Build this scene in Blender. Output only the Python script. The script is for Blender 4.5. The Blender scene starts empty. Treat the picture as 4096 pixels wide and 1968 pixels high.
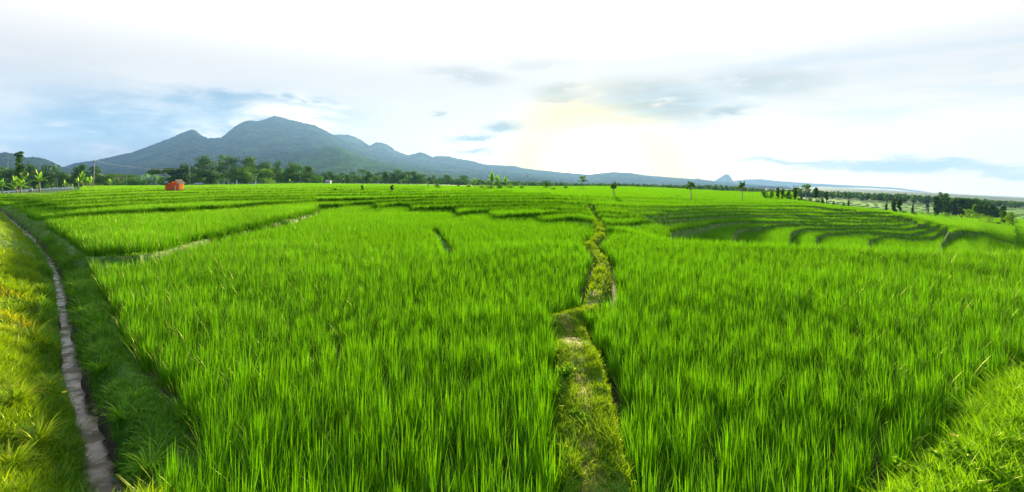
import bpy, math, random
import numpy as np
from mathutils import Vector

S = bpy.context.scene
COL = S.collection
R = math.radians
rng = np.random.default_rng(7)
random.seed(7)

# ------------------------------------------------------------------ camera
F = 2048.0            # focal length, in pixels of the 4096 px wide photograph
HY = 733.0            # eye level row
H = 2.2               # eye height above the paddy mud
cam_d = bpy.data.cameras.new('camera')
cam = bpy.data.objects.new('camera', cam_d)
COL.objects.link(cam)
cam.location = (0, 0, H)
cam.rotation_euler = (R(90), 0, 0)
cam_d.sensor_width = 36
cam_d.lens = 36 * F / 4096
cam_d.shift_y = -(984 - HY) / 4096
cam_d.clip_start = 0.05
cam_d.clip_end = 60000
S.camera = cam

# ------------------------------------------------------------------ light, sky, exposure
HAZE_DENS = 0.000046
HAZE_COL = (0.50, 0.74, 1.10)
SUN_AZ = math.degrees(math.atan((2375 - 2048) / F))   # to the right of straight ahead
SUN_EL = 7.0
sun_d = bpy.data.lights.new('sun', 'SUN')
sun_d.energy = 5.0
sun_d.angle = R(3.0)
sun_d.color = (1.0, 0.81, 0.43)
sun = bpy.data.objects.new('sun', sun_d)
COL.objects.link(sun)
sv = Vector((math.sin(R(SUN_AZ)) * math.cos(R(SUN_EL)), math.cos(R(SUN_AZ)) * math.cos(R(SUN_EL)), math.sin(R(SUN_EL))))
sun.rotation_euler = (-sv).to_track_quat('-Z', 'Y').to_euler()

S.view_settings.view_transform = 'Standard'
S.view_settings.look = 'None'
S.view_settings.exposure = 2.3
S.view_settings.gamma = 1.0
S.render.engine = 'CYCLES'
S.cycles.use_denoising = True
S.cycles.max_bounces = 6
S.cycles.diffuse_bounces = 3
S.cycles.glossy_bounces = 2
S.cycles.transmission_bounces = 4
S.cycles.transparent_max_bounces = 6
S.cycles.volume_bounces = 0
S.cycles.caustics_reflective = False
S.cycles.caustics_refractive = False
S.cycles.sample_clamp_indirect = 4


class G:
    """tiny helper to write node trees as expressions"""
    def __init__(s, nt):
        s.nt = nt

    def n(s, t, **k):
        nd = s.nt.nodes.new(t)
        for a, b in k.items():
            setattr(nd, a, b)
        return nd

    def l(s, a, b):
        s.nt.links.new(a, b)

    def _in(s, sock, v):
        if isinstance(v, bpy.types.NodeSocket):
            s.l(v, sock)
        else:
            sock.default_value = v

    def m(s, op, a, b=0.0, c=0.0, clamp=False):
        nd = s.n('ShaderNodeMath', operation=op, use_clamp=clamp)
        for i, v in enumerate((a, b, c)):
            s._in(nd.inputs[i], v)
        return nd.outputs[0]

    def noise(s, vec, scale, detail=4, rough=0.55, dist=0.0):
        nd = s.n('ShaderNodeTexNoise')
        if vec is not None:
            s.l(vec, nd.inputs['Vector'])
        nd.inputs['Scale'].default_value = scale
        nd.inputs['Detail'].default_value = detail
        nd.inputs['Roughness'].default_value = rough
        nd.inputs['Distortion'].default_value = dist
        return nd.outputs['Fac']

    def ss(s, v, a, b, lo=0.0, hi=1.0):
        nd = s.n('ShaderNodeMapRange', interpolation_type='SMOOTHSTEP')
        s._in(nd.inputs['Value'], v)
        nd.inputs['From Min'].default_value = a
        nd.inputs['From Max'].default_value = b
        nd.inputs['To Min'].default_value = lo
        nd.inputs['To Max'].default_value = hi
        return nd.outputs[0]

    def mix(s, f, a, b, mode='MIX'):
        nd = s.n('ShaderNodeMix', data_type='RGBA', blend_type=mode)
        nd.clamp_factor = True
        s._in(nd.inputs[0], f)
        for i, v in ((6, a), (7, b)):
            s._in(nd.inputs[i], (*v, 1.0) if isinstance(v, tuple) and len(v) == 3 else v)
        return nd.outputs[2]

    def ramp(s, f, stops):
        nd = s.n('ShaderNodeValToRGB')
        s._in(nd.inputs[0], f)
        cr = nd.color_ramp
        while len(cr.elements) < len(stops):
            cr.elements.new(0.5)
        for e, (p, c) in zip(cr.elements, stops):
            e.position = p
            e.color = (*c, 1)
        return nd.outputs[0]

    def comb(s, x, y, z):
        nd = s.n('ShaderNodeCombineXYZ')
        for i, v in enumerate((x, y, z)):
            s._in(nd.inputs[i], v)
        return nd.outputs[0]


def build_world():
    W = bpy.data.worlds.new('World')
    S.world = W
    W.use_nodes = True
    nt = W.node_tree
    nt.nodes.clear()
    g = G(nt)
    out = g.n('ShaderNodeOutputWorld')
    bg = g.n('ShaderNodeBackground')
    g.l(bg.outputs[0], out.inputs[0])
    sky = g.n('ShaderNodeTexSky')
    sky.sky_type = 'NISHITA'
    sky.sun_disc = False
    sky.sun_elevation = R(SUN_EL)
    sky.sun_rotation = R(SUN_AZ)
    sky.altitude = 300
    tc = g.n('ShaderNodeTexCoord')
    sep = g.n('ShaderNodeSeparateXYZ')
    g.l(tc.outputs['Generated'], sep.inputs[0])
    x, y, z = sep.outputs
    az = g.m('MULTIPLY', g.m('ARCTAN2', x, y), 57.2958)          # degrees right of ahead
    el = g.m('MULTIPLY', g.m('ARCSINE', z), 57.2958)             # degrees above the horizon
    # cloud fields, sampled in degrees on the sky, stretched sideways
    v1 = g.comb(g.m('MULTIPLY', az, 0.060), g.m('MULTIPLY', el, 0.20), 0.0)
    v2 = g.comb(g.m('MULTIPLY', az, 0.035), g.m('MULTIPLY', el, 0.33), 4.0)
    n1 = g.noise(v1, 1.0, 8, 0.60, 0.5)
    n2 = g.noise(v2, 1.0, 7, 0.62, 0.35)
    n3 = g.noise(v1, 3.1, 7, 0.65, 0.3)
    wob = g.m('SUBTRACT', n1, 0.5)
    azw = g.m('ADD', az, g.m('MULTIPLY', wob, 9.0))
    elw = g.m('ADD', el, g.m('MULTIPLY', g.m('SUBTRACT', n3, 0.5), 3.2))

    def blob(px, py, rx, ry, tilt=0.0, soft=0.25, w=1.0, warp=True):
        """a cloud centred where the photograph shows it; radii in degrees on the sky"""
        a0 = math.degrees(math.atan((px - 2048) / F))
        e0 = math.degrees(math.atan((HY - py) / F * math.cos(math.radians(a0))))
        a, e = (azw, elw) if warp else (az, el)
        da = g.m('SUBTRACT', a, a0)
        de = g.m('SUBTRACT', g.m('SUBTRACT', e, e0), g.m('MULTIPLY', da, tilt))
        q = g.m('ADD', g.m('POWER', g.m('DIVIDE', da, rx), 2.0), g.m('POWER', g.m('DIVIDE', de, ry), 2.0))
        q = g.m('SQRT', q)
        return g.ss(q, 1.0 + soft, 1.0 - soft - 0.2, 0.0, w)

    def union(*bs):
        r = bs[0]
        for b in bs[1:]:
            r = g.m('MAXIMUM', r, b)
        return r

    # distance from the sun, in degrees
    ds = g.m('SQRT', g.m('ADD', g.m('POWER', g.m('SUBTRACT', az, SUN_AZ), 2.0),
                         g.m('POWER', g.m('MULTIPLY', g.m('SUBTRACT', el, 1.4), 1.25), 2.0)))
    # base veil: bright white overhead, cream near the horizon on the right, pale lilac on the left
    hor = g.mix(g.ss(az, -25, 25), (0.74, 0.74, 0.78), (0.88, 0.72, 0.48))
    veil = g.mix(g.ss(el, 2, 12), hor, (0.70, 0.69, 0.70))
    veil = g.mix(g.ss(el, 10, 22), veil, (1.45, 1.40, 1.38))
    # the sky behind the camera, away from the sun, is clear and blue
    veil = g.mix(g.ss(g.m('ABSOLUTE', az), 55, 105, 0.0, 0.9), veil, (0.26, 0.48, 0.92))
    sk = g.mix(0.996, sky.outputs[0], veil)
    # soft broken texture of the left half
    left = g.ss(az, -6, -30)
    low = g.ss(el, 13, 6)
    broken = g.m('MULTIPLY', g.m('MULTIPLY', g.ss(n1, 0.42, 0.60), left), low)
    sk = g.mix(g.m('MULTIPLY', broken, 0.75), sk, (0.44, 0.51, 0.62))
    # blue-grey cloud bank over the mountain
    bank = union(blob(850, 470, 12, 2.3, 0.06, 0.5), blob(480, 500, 10, 2.4, 0.02, 0.5),
                 blob(170, 600, 12, 2.8, 0.0, 0.6, 0.75), blob(1000, 420, 8, 1.3, 0.02, 0.4),
                 blob(640, 560, 5.5, 2.4, 0.1, 0.5, 0.8))
    bcol = g.mix(g.ss(n3, 0.40, 0.62), (0.17, 0.31, 0.48), (0.38, 0.49, 0.62))
    sk = g.mix(g.m('MULTIPLY', bank, 0.95), sk, bcol)
    bright = g.m('MULTIPLY', g.m('MULTIPLY', g.ss(n3, 0.53, 0.66), g.ss(az, -14, -32)), g.ss(el, 9, 3))
    sk = g.mix(g.m('MULTIPLY', bright, 0.8), sk, (0.84, 0.75, 0.64))
    # white cap and lip over the summit
    cap = union(blob(1150, 455, 4.8, 1.15, -0.10, 0.4), blob(1220, 480, 3.0, 1.1, -0.2, 0.4),
                blob(830, 540, 2.2, 1.6, 0.0, 0.5), blob(1230, 400, 3.0, 0.5, -0.12, 0.6, 0.8), blob(950, 500, 3, 1.2, 0.3, .6, .7))
    sk = g.mix(g.m('MULTIPLY', cap, g.ss(n3, 0.36, 0.56, 0.25, 1.0)), sk, g.mix(g.ss(az, -33, -24), (0.80, 0.86, 0.88), (1.1, 1.02, 0.82)))
    # the thin cloud round the sun glows yellow
    sk = g.mix(g.ss(ds, 14, 6, 0.0, 1.0), sk, (0.90, 0.60, 0.0))
    # small grey clouds left of the sun and the large one above it
    smalls = union(blob(1850, 300, 4.2, 0.9, -0.06, 0.7, 0.42), blob(2230, 362, 2.6, 0.8, 0.0, 0.7, 0.5),
                   blob(2250, 392, 2.8, 0.4, 0.0, 0.7, 0.55), blob(2020, 508, 2.6, 0.55, 0.02, 0.6, 0.95),
                   blob(1880, 551, 2.9, 0.28, 0.03, 0.6, 0.95), blob(1900, 603, 2.6, 0.25, 0.06, 0.6, 0.8),
                   blob(1745, 461, 1.0, 0.30, 0, 0.6, 0.8), blob(2245, 561, 0.8, 0.22, 0, 0.6, 0.6),
                   blob(2600, 405, 7.0, 2.2, -0.06, 0.6, 0.8), blob(2330, 470, 3.0, 0.3, 0.02, .6, .7), blob(3050, 330, 6, 1.2, -.04, .7, .5), blob(2150, 250, 4.5, .6, 0, .8, .25), blob(2880, 447, 3.4, 0.5, 0.03, 0.6, 0.85))
    sk = g.mix(g.m('MULTIPLY', smalls, g.ss(n3, 0.30, 0.50)), sk, (0.20, 0.24, 0.20))
    # thin high veils on the right
    wisps = g.m('MULTIPLY', g.m('MULTIPLY', g.ss(n2, 0.44, 0.66), g.ss(az, -2, 22)), g.m('MULTIPLY', g.ss(el, 4.5, 7), g.ss(el, 15, 10)))
    sk = g.mix(g.m('MULTIPLY', wisps, 0.9), sk, (0.50, 0.58, 0.68))
    # long flat band near the horizon on the right
    band = union(blob(3640, 664, 9, 0.50, -0.045, 0.45, 1.0), blob(3180, 648, 5.0, 0.24, -0.045, 0.5, 0.9),
                 blob(4050, 688, 6, 0.30, -0.05, 0.5, 0.8))
    sk = g.mix(g.m('MULTIPLY', band, g.ss(n2, 0.30, 0.50, 0.45, 1.0)), sk, (0.26, 0.33, 0.44))
    greys = g.m('MULTIPLY', g.m('MULTIPLY', g.ss(n2, 0.40, 0.62), g.ss(az, 14, 24)), g.m('MULTIPLY', g.ss(el, 0.2, 1.2), g.ss(el, 5, 3)))
    sk = g.mix(g.m('MULTIPLY', greys, 0.35), sk, (0.66, 0.64, 0.58))
    glow = g.m('EXPONENT', g.m('MULTIPLY', g.m('POWER', g.m('DIVIDE', ds, 1.5), 0.9), -1.0))
    gl = g.n('ShaderNodeVectorMath', operation='SCALE')
    gl.inputs[0].default_value = (26.0, 21.0, 10.0)
    g.l(glow, gl.inputs['Scale'])
    ad = g.n('ShaderNodeVectorMath', operation='ADD')
    g.l(gl.outputs[0], ad.inputs[1])
    # the air in front of the sky dims it near the horizon; the sky itself is that much brighter there
    sn = g.m('MAXIMUM', z, 0.02)
    L = g.m('MINIMUM', 11.5, g.m('DIVIDE', 1.08, sn))
    T = g.m('EXPONENT', g.m('MULTIPLY', L, -1000 * HAZE_DENS))
    comp = []
    for al in HAZE_COL:
        comp.append(g.m('DIVIDE', 1.0, g.m('ADD', T, g.m('MULTIPLY', g.m('SUBTRACT', 1.0, T), al))))
    cw = g.ss(az, -34, -8, 0.8, 1.0)
    cc = g.mix(cw, (1.0, 1.0, 1.0), g.comb(*comp))
    mu = g.n('ShaderNodeVectorMath', operation='MULTIPLY')
    g.l(sk, mu.inputs[0])
    g.l(cc, mu.inputs[1])
    g.l(mu.outputs[0], ad.inputs[0])
    # the land below the horizon
    fin = g.mix(g.ss(el, -2.2, -5.0), ad.outputs[0], (0.10, 0.16, 0.06))
    # the NISHITA part needs its usual 0.1; the cloud cover above is written relative to it
    g.l(fin, bg.inputs[0])
    bg.inputs[1].default_value = 0.222
    # sky texture scaled to 0.1
    sc = g.n('ShaderNodeVectorMath', operation='SCALE')
    sc.inputs['Scale'].default_value = 0.2
    for lk in list(nt.links):
        if lk.from_node == sky:
            to = lk.to_socket
            nt.links.remove(lk)
            g.l(sc.outputs[0], to)
    g.l(sky.outputs[0], sc.inputs[0])
    W.cycles.sampling_method = 'MANUAL'
    W.cycles.sample_map_resolution = 1024


build_world()

# ------------------------------------------------------------------ general helpers


def tag(o, label=None, cat=None, group=None, kind=None):
    if label:
        o['label'] = label
    if cat:
        o['category'] = cat
    if group:
        o['group'] = group
    if kind:
        o['kind'] = kind
    return o


def mesh_obj(name, verts, faces, mat, parent=None, attrs=None, smooth=False, quads=None, tris=None):
    """faces: python lists, or quads/tris: numpy index arrays"""
    me = bpy.data.meshes.new(name)
    if faces is not None:
        me.from_pydata([tuple(v) for v in verts], [], faces)
    else:
        q = np.zeros((0, 4), np.int32) if quads is None else quads.astype(np.int32)
        t = np.zeros((0, 3), np.int32) if tris is None else tris.astype(np.int32)
        me.vertices.add(len(verts))
        me.vertices.foreach_set('co', np.ascontiguousarray(verts, np.float32).ravel())
        me.loops.add(len(q) * 4 + len(t) * 3)
        me.loops.foreach_set('vertex_index', np.concatenate([q.ravel(), t.ravel()]))
        me.polygons.add(len(q) + len(t))
        me.polygons.foreach_set('loop_start', np.concatenate([np.arange(len(q)) * 4, len(q) * 4 + np.arange(len(t)) * 3]).astype(np.int32))
        if smooth:
            me.polygons.foreach_set('use_smooth', np.ones(len(q) + len(t), bool))
    for k, v in (attrs or {}).items():
        a = me.attributes.new(k, 'FLOAT', 'POINT')
        a.data.foreach_set('value', np.ascontiguousarray(v, np.float32).ravel())
    me.update(calc_edges=True)
    if smooth and faces is not None:
        for p in me.polygons:
            p.use_smooth = True
    me.materials.append(mat)
    o = bpy.data.objects.new(name, me)
    COL.objects.link(o)
    if parent is not None:
        o.parent = parent
    return o


def empty(name, loc, rz=0.0):
    o = bpy.data.objects.new(name, None)
    o.location = loc
    o.rotation_euler = (0, 0, rz)
    o.empty_display_size = 0.3
    COL.objects.link(o)
    return o


def _hash(ix, iy, seed):
    h = (ix.astype(np.int64) * 374761393 + iy.astype(np.int64) * 668265263 + seed * 1442695041) & 0xFFFFFFFF
    h = ((h ^ (h >> 13)) * 1274126177) & 0xFFFFFFFF
    return ((h ^ (h >> 16)) & 0xFFFF) / 65535.0


def vnoise(x, y, seed=0):
    ix, iy = np.floor(x), np.floor(y)
    fx, fy = x - ix, y - iy
    fx = fx * fx * (3 - 2 * fx)
    fy = fy * fy * (3 - 2 * fy)
    a = _hash(ix, iy, seed)
    b = _hash(ix + 1, iy, seed)
    c = _hash(ix, iy + 1, seed)
    d = _hash(ix + 1, iy + 1, seed)
    return (a * (1 - fx) + b * fx) * (1 - fy) + (c * (1 - fx) + d * fx) * fy - 0.5


def fbm(x, y, seed=0, octs=4, lac=2.03, gain=0.5):
    x = np.asarray(x, float)
    y = np.asarray(y, float)
    s, a = 0.0, 1.0
    for i in range(octs):
        s = s + a * vnoise(x, y, seed + i * 17)
        x, y, a = x * lac + 3.1, y * lac + 1.7, a * gain
    return s


def sstep(v, a, b):
    t = np.clip((v - a) / (b - a), 0, 1)
    return t * t * (3 - 2 * t)


# ------------------------------------------------------------------ materials
MAT = {}


def new_mat(name):
    m = bpy.data.materials.new(name)
    m.use_nodes = True
    m.node_tree.nodes.clear()
    MAT[name] = m
    return m, G(m.node_tree)


def simple_mat(name, col, rough=0.8, var=0.15, scale=3.0, metal=0.0, bump=0.0):
    m, g = new_mat(name)
    out = g.n('ShaderNodeOutputMaterial')
    b = g.n('ShaderNodeBsdfPrincipled')
    tc = g.n('ShaderNodeTexCoord')
    n = g.noise(tc.outputs['Object'], scale, 5, 0.6)
    c0 = tuple(max(0, c * (1 - var)) for c in col)
    c1 = tuple(min(1, c * (1 + var)) for c in col)
    g.l(g.mix(g.ss(n, 0.3, 0.7), c0, c1), b.inputs['Base Color'])
    b.inputs['Roughness'].default_value = rough
    b.inputs['Metallic'].default_value = metal
    if bump:
        bp = g.n('ShaderNodeBump')
        bp.inputs['Strength'].default_value = bump
        g.l(n, bp.inputs['Height'])
        g.l(bp.outputs[0], b.inputs['Normal'])
    g.l(b.outputs[0], out.inputs[0])
    return m


def leaf_mat(name, stops, trans=(0.25, 0.45, 0.02), tmix=0.45, gloss=0.04, field=None):
    """foliage: per-blade tint attribute, light passing through the leaf, slight gloss"""
    m, g = new_mat(name)
    out = g.n('ShaderNodeOutputMaterial')
    at = g.n('ShaderNodeAttribute', attribute_name='tint')
    f = at.outputs['Fac']
    if field:
        tc = g.n('ShaderNodeTexCoord')
        nf = g.noise(tc.outputs['Object'], field, 3, 0.6)
        f = g.m('ADD', f, g.m('MULTIPLY', g.m('SUBTRACT', nf, 0.5), 0.5), clamp=True)
    col = g.ramp(f, stops)
    di = g.n('ShaderNodeBsdfDiffuse')
    tr = g.n('ShaderNodeBsdfTranslucent')
    g.l(col, di.inputs[0])
    g.l(g.mix(0.5, col, trans), tr.inputs[0])
    mx = g.n('ShaderNodeMixShader')
    mx.inputs[0].default_value = tmix
    g.l(di.outputs[0], mx.inputs[1])
    g.l(tr.outputs[0], mx.inputs[2])
    gl = g.n('ShaderNodeBsdfGlossy')
    gl.inputs['Color'].default_value = (0.9, 1, 0.35, 1)
    gl.inputs['Roughness'].default_value = 0.42
    m2 = g.n('ShaderNodeMixShader')
    m2.inputs[0].default_value = gloss
    g.l(mx.outputs[0], m2.inputs[1])
    g.l(gl.outputs[0], m2.inputs[2])
    g.l(m2.outputs[0], out.inputs[0])
    return m


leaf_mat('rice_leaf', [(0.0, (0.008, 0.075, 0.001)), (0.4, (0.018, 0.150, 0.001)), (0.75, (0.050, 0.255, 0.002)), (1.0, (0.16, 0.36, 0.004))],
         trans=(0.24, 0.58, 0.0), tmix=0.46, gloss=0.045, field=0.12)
leaf_mat('tree_leaf', [(0.0, (0.016, 0.055, 0.012)), (0.5, (0.034, 0.105, 0.016)), (1.0, (0.075, 0.18, 0.022))],
         trans=(0.10, 0.30, 0.01), tmix=0.28, gloss=0.03)
leaf_mat('light_tree_leaf', [(0.0, (0.03, 0.12, 0.014)), (0.5, (0.07, 0.21, 0.02)), (1.0, (0.16, 0.32, 0.03))],
         trans=(0.25, 0.50, 0.01), tmix=0.35, gloss=0.03)
leaf_mat('banana_leaf', [(0.0, (0.04, 0.17, 0.02)), (0.5, (0.09, 0.29, 0.03)), (1.0, (0.24, 0.42, 0.06))],
         trans=(0.30, 0.60, 0.02), tmix=0.4, gloss=0.07)
leaf_mat('dry_leaf', [(0.0, (0.05, 0.040, 0.016)), (1.0, (0.12, 0.10, 0.04))], trans=(0.2, 0.12, 0.05), tmix=0.2, gloss=0.02)
leaf_mat('weed_leaf', [(0.0, (0.018, 0.10, 0.010)), (0.5, (0.045, 0.20, 0.010)), (0.85, (0.12, 0.27, 0.015)), (1.0, (0.34, 0.30, 0.03))],
         trans=(0.22, 0.50, 0.0), tmix=0.42, gloss=0.05)
leaf_mat('shade_stripe_leaf', [(0.0, (0.022, 0.125, 0.003)), (0.5, (0.036, 0.175, 0.004)), (1.0, (0.07, 0.23, 0.008))],
         trans=(0.18, 0.46, 0.0), tmix=0.32, gloss=0.02)  # deeper green: the shade on the rice fronts is put into this leaf colour
leaf_mat('fresh_leaf', [(0.0, (0.025, 0.14, 0.003)), (0.5, (0.06, 0.25, 0.004)), (0.85, (0.14, 0.34, 0.006)), (1.0, (0.30, 0.36, 0.015))],
         trans=(0.38, 0.66, 0.0), tmix=0.45, gloss=0.03)
leaf_mat('bank_leaf', [(0.0, (0.025, 0.13, 0.003)), (0.4, (0.07, 0.22, 0.003)), (0.72, (0.20, 0.30, 0.005)), (1.0, (0.50, 0.28, 0.015))],
         trans=(0.40, 0.55, 0.0), tmix=0.42, gloss=0.04)
leaf_mat('broad_grass_leaf', [(0.0, (0.02, 0.10, 0.012)), (0.5, (0.04, 0.17, 0.018)), (1.0, (0.10, 0.25, 0.03))],
         trans=(0.14, 0.38, 0.02), tmix=0.35, gloss=0.07)

# ------------------------------------------------------------------ the lie of the land
# every terrace edge: (column, row) pairs read off the photograph; distances below turn them into metres
LN = [
    [(100, 880), (127, 898), (220, 960), (334, 1018), (440, 1024), (556, 1016), (640, 996), (731, 970), (874, 932), (1033, 904), (1165, 877), (1246, 850), (1270, 836), (1281, 820)],
    [(40, 866), (160, 863), (323, 850), (485, 842), (678, 838), (890, 827), (1052, 808), (1120, 802), (1200, 799), (1262, 797)],
    [(30, 836), (200, 829), (400, 820), (600, 806), (800, 795), (1050, 789), (1262, 787)],
    [(40, 820), (300, 806), (600, 792), (1040, 779), (1262, 777), (1600, 773), (1900, 768), (2200, 768)],
    [(40, 808), (300, 793), (600, 780), (900, 771), (1262, 767), (1600, 764), (1850, 760), (2050, 760)],
    [(100, 795), (300, 781), (600, 770), (1040, 762), (1262, 758), (1700, 755)],
    [(140, 785), (300, 771), (600, 760), (900, 755), (1262, 751), (1700, 749)],
    [(190, 775), (300, 761), (600, 752), (900, 748), (1262, 745), (1600, 744)],
    [(840, 742), (1040, 741), (1262, 739), (1500, 739)],
    # from the middle on
    [(1276, 820), (1371, 815), (1420, 806), (1588, 798), (1878, 790), (2200, 786), (2450, 791), (2700, 803), (2900, 807), (3190, 809), (3330, 812)],
    [(1264, 797), (1420, 794), (1588, 787), (1878, 780), (2200, 776), (2450, 781), (2700, 790), (2850, 796)],
    [(1500, 804), (1506, 818), (1512, 825), (1560, 811), (1878, 803), (2200, 800), (2450, 812), (2700, 822), (2900, 818), (3200, 822), (3345, 834)],
    [(1640, 812), (1650, 826), (1658, 832), (1690, 824), (1878, 816), (2200, 811), (2450, 826), (2700, 836), (2900, 832), (3200, 834), (3420, 838)],
    [(1818, 820), (1826, 842), (1838, 851), (1860, 845), (1900, 837), (1961, 832), (2123, 824), (2300, 828), (2450, 843), (2700, 852), (2900, 845), (3200, 846), (3420, 850), (3560, 852)],
    [(1960, 836), (1972, 856), (1990, 862), (2042, 857), (2155, 847), (2317, 842), (2450, 858), (2700, 867), (2900, 857), (3100, 857), (3300, 860), (3420, 862), (3610, 864)],
    [(2148, 850), (2160, 868), (2180, 874), (2290, 858), (2378, 872), (2440, 888), (2555, 884), (2678, 879), (2804, 867), (2950, 864), (3080, 866), (3300, 872), (3500, 874), (3640, 874)],
    [(2680, 940), (2700, 931), (2740, 924), (2804, 913), (2860, 897), (2980, 884), (3168, 883), (3300, 885), (3417, 886), (3565, 884), (3650, 880)],
    [(2936, 950), (2946, 936), (2960, 922), (3050, 910), (3110, 900), (3223, 896), (3304, 898), (3420, 900), (3520, 902), (3590, 900), (3640, 890), (3668, 882)],
    [(3160, 960), (3170, 945), (3182, 930), (3223, 913), (3304, 911), (3420, 914), (3520, 913), (3620, 914), (3690, 905), (3715, 893), (3728, 878)],
    [(3262, 966), (3276, 946), (3300, 933), (3352, 932), (3417, 927), (3481, 926), (3560, 932), (3640, 936), (3700, 930), (3745, 912), (3768, 888)],
    [(3474, 976), (3486, 958), (3505, 946), (3545, 938), (3600, 943), (3660, 952), (3735, 948), (3775, 922), (3795, 890)],
    [(3765, 982), (3790, 955), (3850, 928), (3930, 932), (4000, 956), (4060, 968)],
]
NX0, NX1, NST = -1700, 5900, 4
XC = np.arange(NX0, NX1 + 1, NST).astype(float)
# rice tops stand this high above the mud; what is seen are the tops, so rows are turned into distances through them
YN = ([-1700, 60, 127, 334, 556, 731, 874, 1033, 1165, 1272, 1400, 1500, 1650, 1830, 1980, 2170, 2340, 2600, 5900],
      [875, 875, 898, 1018, 1016, 970, 932, 904, 877, 834, 820, 822, 832, 850, 862, 876, 900, 925, 960])
GL = ([0, .35, .6, .72, .78, .85, .883, .92, .95, .98, 1.0], [0, .12, .26, .48, .59, .69, .77, .85, .93, 1.02, 1.15])
GM = ([0, .256, .38, .48, .58, .68, .776, .85, .91, .97, 1.0], [0, .16, .28, .39, .50, .62, .74, .84, .93, 1.04, 1.15])
DR = ([700, 780, 790, 800, 808, 820, 834, 850, 870, 885, 908, 930, 960, 1000, 1300], [260, 168, 154, 131, 120, 111, 102, 96, 89, 85, 80, 76, 70, 62, 30])
RICE = 0.5


def D(x, y):
    yn = np.interp(x, *YN)
    t = np.clip((yn - y) / (yn - 736.0), 0, 1)
    w = sstep(x, 900, 1262)
    T = 0.5 + np.interp(t, *GL) * (1 - w) + np.interp(t, *GM) * w
    a = np.minimum((H - T) * F / np.maximum(y - HY, 3.6), 330)
    b = np.interp(y, *DR) * 0.74
    t = sstep(x, 2330, 3050)
    return np.exp(np.log(a) * (1 - t) + np.log(b) * t)


def zat(y, d):
    return H - (y - HY) / F * d


CREST = ([2340, 2400, 2700, 2950, 3175, 3490, 3800, 4096, 5900], [905, 908, 935, 947, 958, 973, 982, 990, 1010])
HILL = ([3190, 3300, 3420, 3558, 3658, 3739, 3836, 3900, 3949, 4030, 4096, 4300, 5900], [800, 812, 826, 840, 862, 885, 896, 905, 922, 946, 970, 990, 1005])
FX = [-1700, 0, 300, 1200, 1700, 2100, 2500, 2900, 3300, 3700, 4096, 5900]
FD = [365, 520, 900, 2500, 6000, 11500]
FY = [
    [775, 773, 751, 735, 742, 756, 775, 786, 822, 862, 890, 900],
    [772, 770, 748, 733, 738, 748, 768, 777, 800, 832, 850, 860],
    [768, 764, 744, 732, 736, 744, 758, 769, 784, 800, 815, 830],
    [760, 756, 742, 735, 738, 742, 750, 759, 767, 783, 803, 820],
    [752, 748, 742, 737, 740, 743, 748, 752, 757, 775, 795, 812],
    [748, 744, 742, 740, 742, 744, 747, 749, 746, 770, 790, 806],
]
KM = 22
DK = np.full((len(XC), KM), 1e9)
ZK = np.zeros((len(XC), KM + 1))
NK = np.zeros(len(XC), int)
DE = np.zeros(len(XC))
ZE = np.zeros(len(XC))
wig = [fbm(XC / 90.0, XC * 0 + 5.3 * k, 31, 3) for k in range(len(LN))]
for i, x in enumerate(XC):
    cols = []
    for k, ln in enumerate(LN):
        a, b = ln[0][0], ln[-1][0]
        if k <= 7 and a < 200:
            a = -1700 if k else a       # the left terraces run on beyond the frame
        if k in (9, 10) and b < 0:
            pass
        if a <= x <= b:
            y = np.interp(x, [p[0] for p in ln], [p[1] for p in ln])
            y += wig[k][i] * 0.045 * max(y - 735, 10) * (0.5 if k == 0 else 1)
            cols.append(y)
    cols.sort(reverse=True)
    cr = np.interp(x, *CREST) if x > 2340 else 1e9
    ycl = []
    for y in cols:
        if y > cr:
            continue
        if ycl and ycl[-1] - y < 2.5:
            continue
        ycl.append(y)
    hill = np.interp(x, *HILL) if x > 3190 else -1
    if hill > 0:
        ycl = [y for y in ycl if y > hill + 3]
    dd = [float(D(x, y)) for y in ycl]
    zz = [float(zat(y, d)) - RICE for y, d in zip(ycl, dd)]
    y240 = np.interp(x, FX, FY[0])
    if hill > 0:
        de = float(D(x, hill))
        ze = float(zat(hill, de)) - RICE
    else:
        de = max((dd[-1] if dd else 60) + 12, 200)
        ze = float(zat(np.interp(x, FX, FY[0]) + 3, de)) - RICE
    if x < 330:
        de = (dd[-1] if dd else 50) + 4
        ze = (zz[-1] if zz else 0.5) + 0.06
    br, lv = [], []
    if cr < 1e8:
        dn = 1.85 * F / (cr - HY)
        br.append(dn)
        z0 = zz[0] if zz else ze - 0.2
        w = float(sstep(x, 2340, 2500))
        lv = [0.0, z0 * w]
    else:
        lv = [0.0]
    for j, (d, z) in enumerate(zip(dd, zz)):
        nxt = zz[j + 1] if j + 1 < len(zz) else ze
        lo = lv[-1]
        lv.append(max(nxt, lo + 0.05) if not (cr < 1e8 and nxt < lo) else lo + 0.12)
        br.append(d)
    n = len(br)
    DK[i, :n] = br
    ZK[i, :n + 1] = lv
    ZK[i, n + 1:] = lv[-1]
    NK[i] = n
    DE[i] = de + 0.5
    ZE[i] = lv[-1]
GD = np.exp(np.linspace(np.log(40), np.log(11500), 260))
ZF = np.zeros((len(XC), len(GD)))
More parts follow.
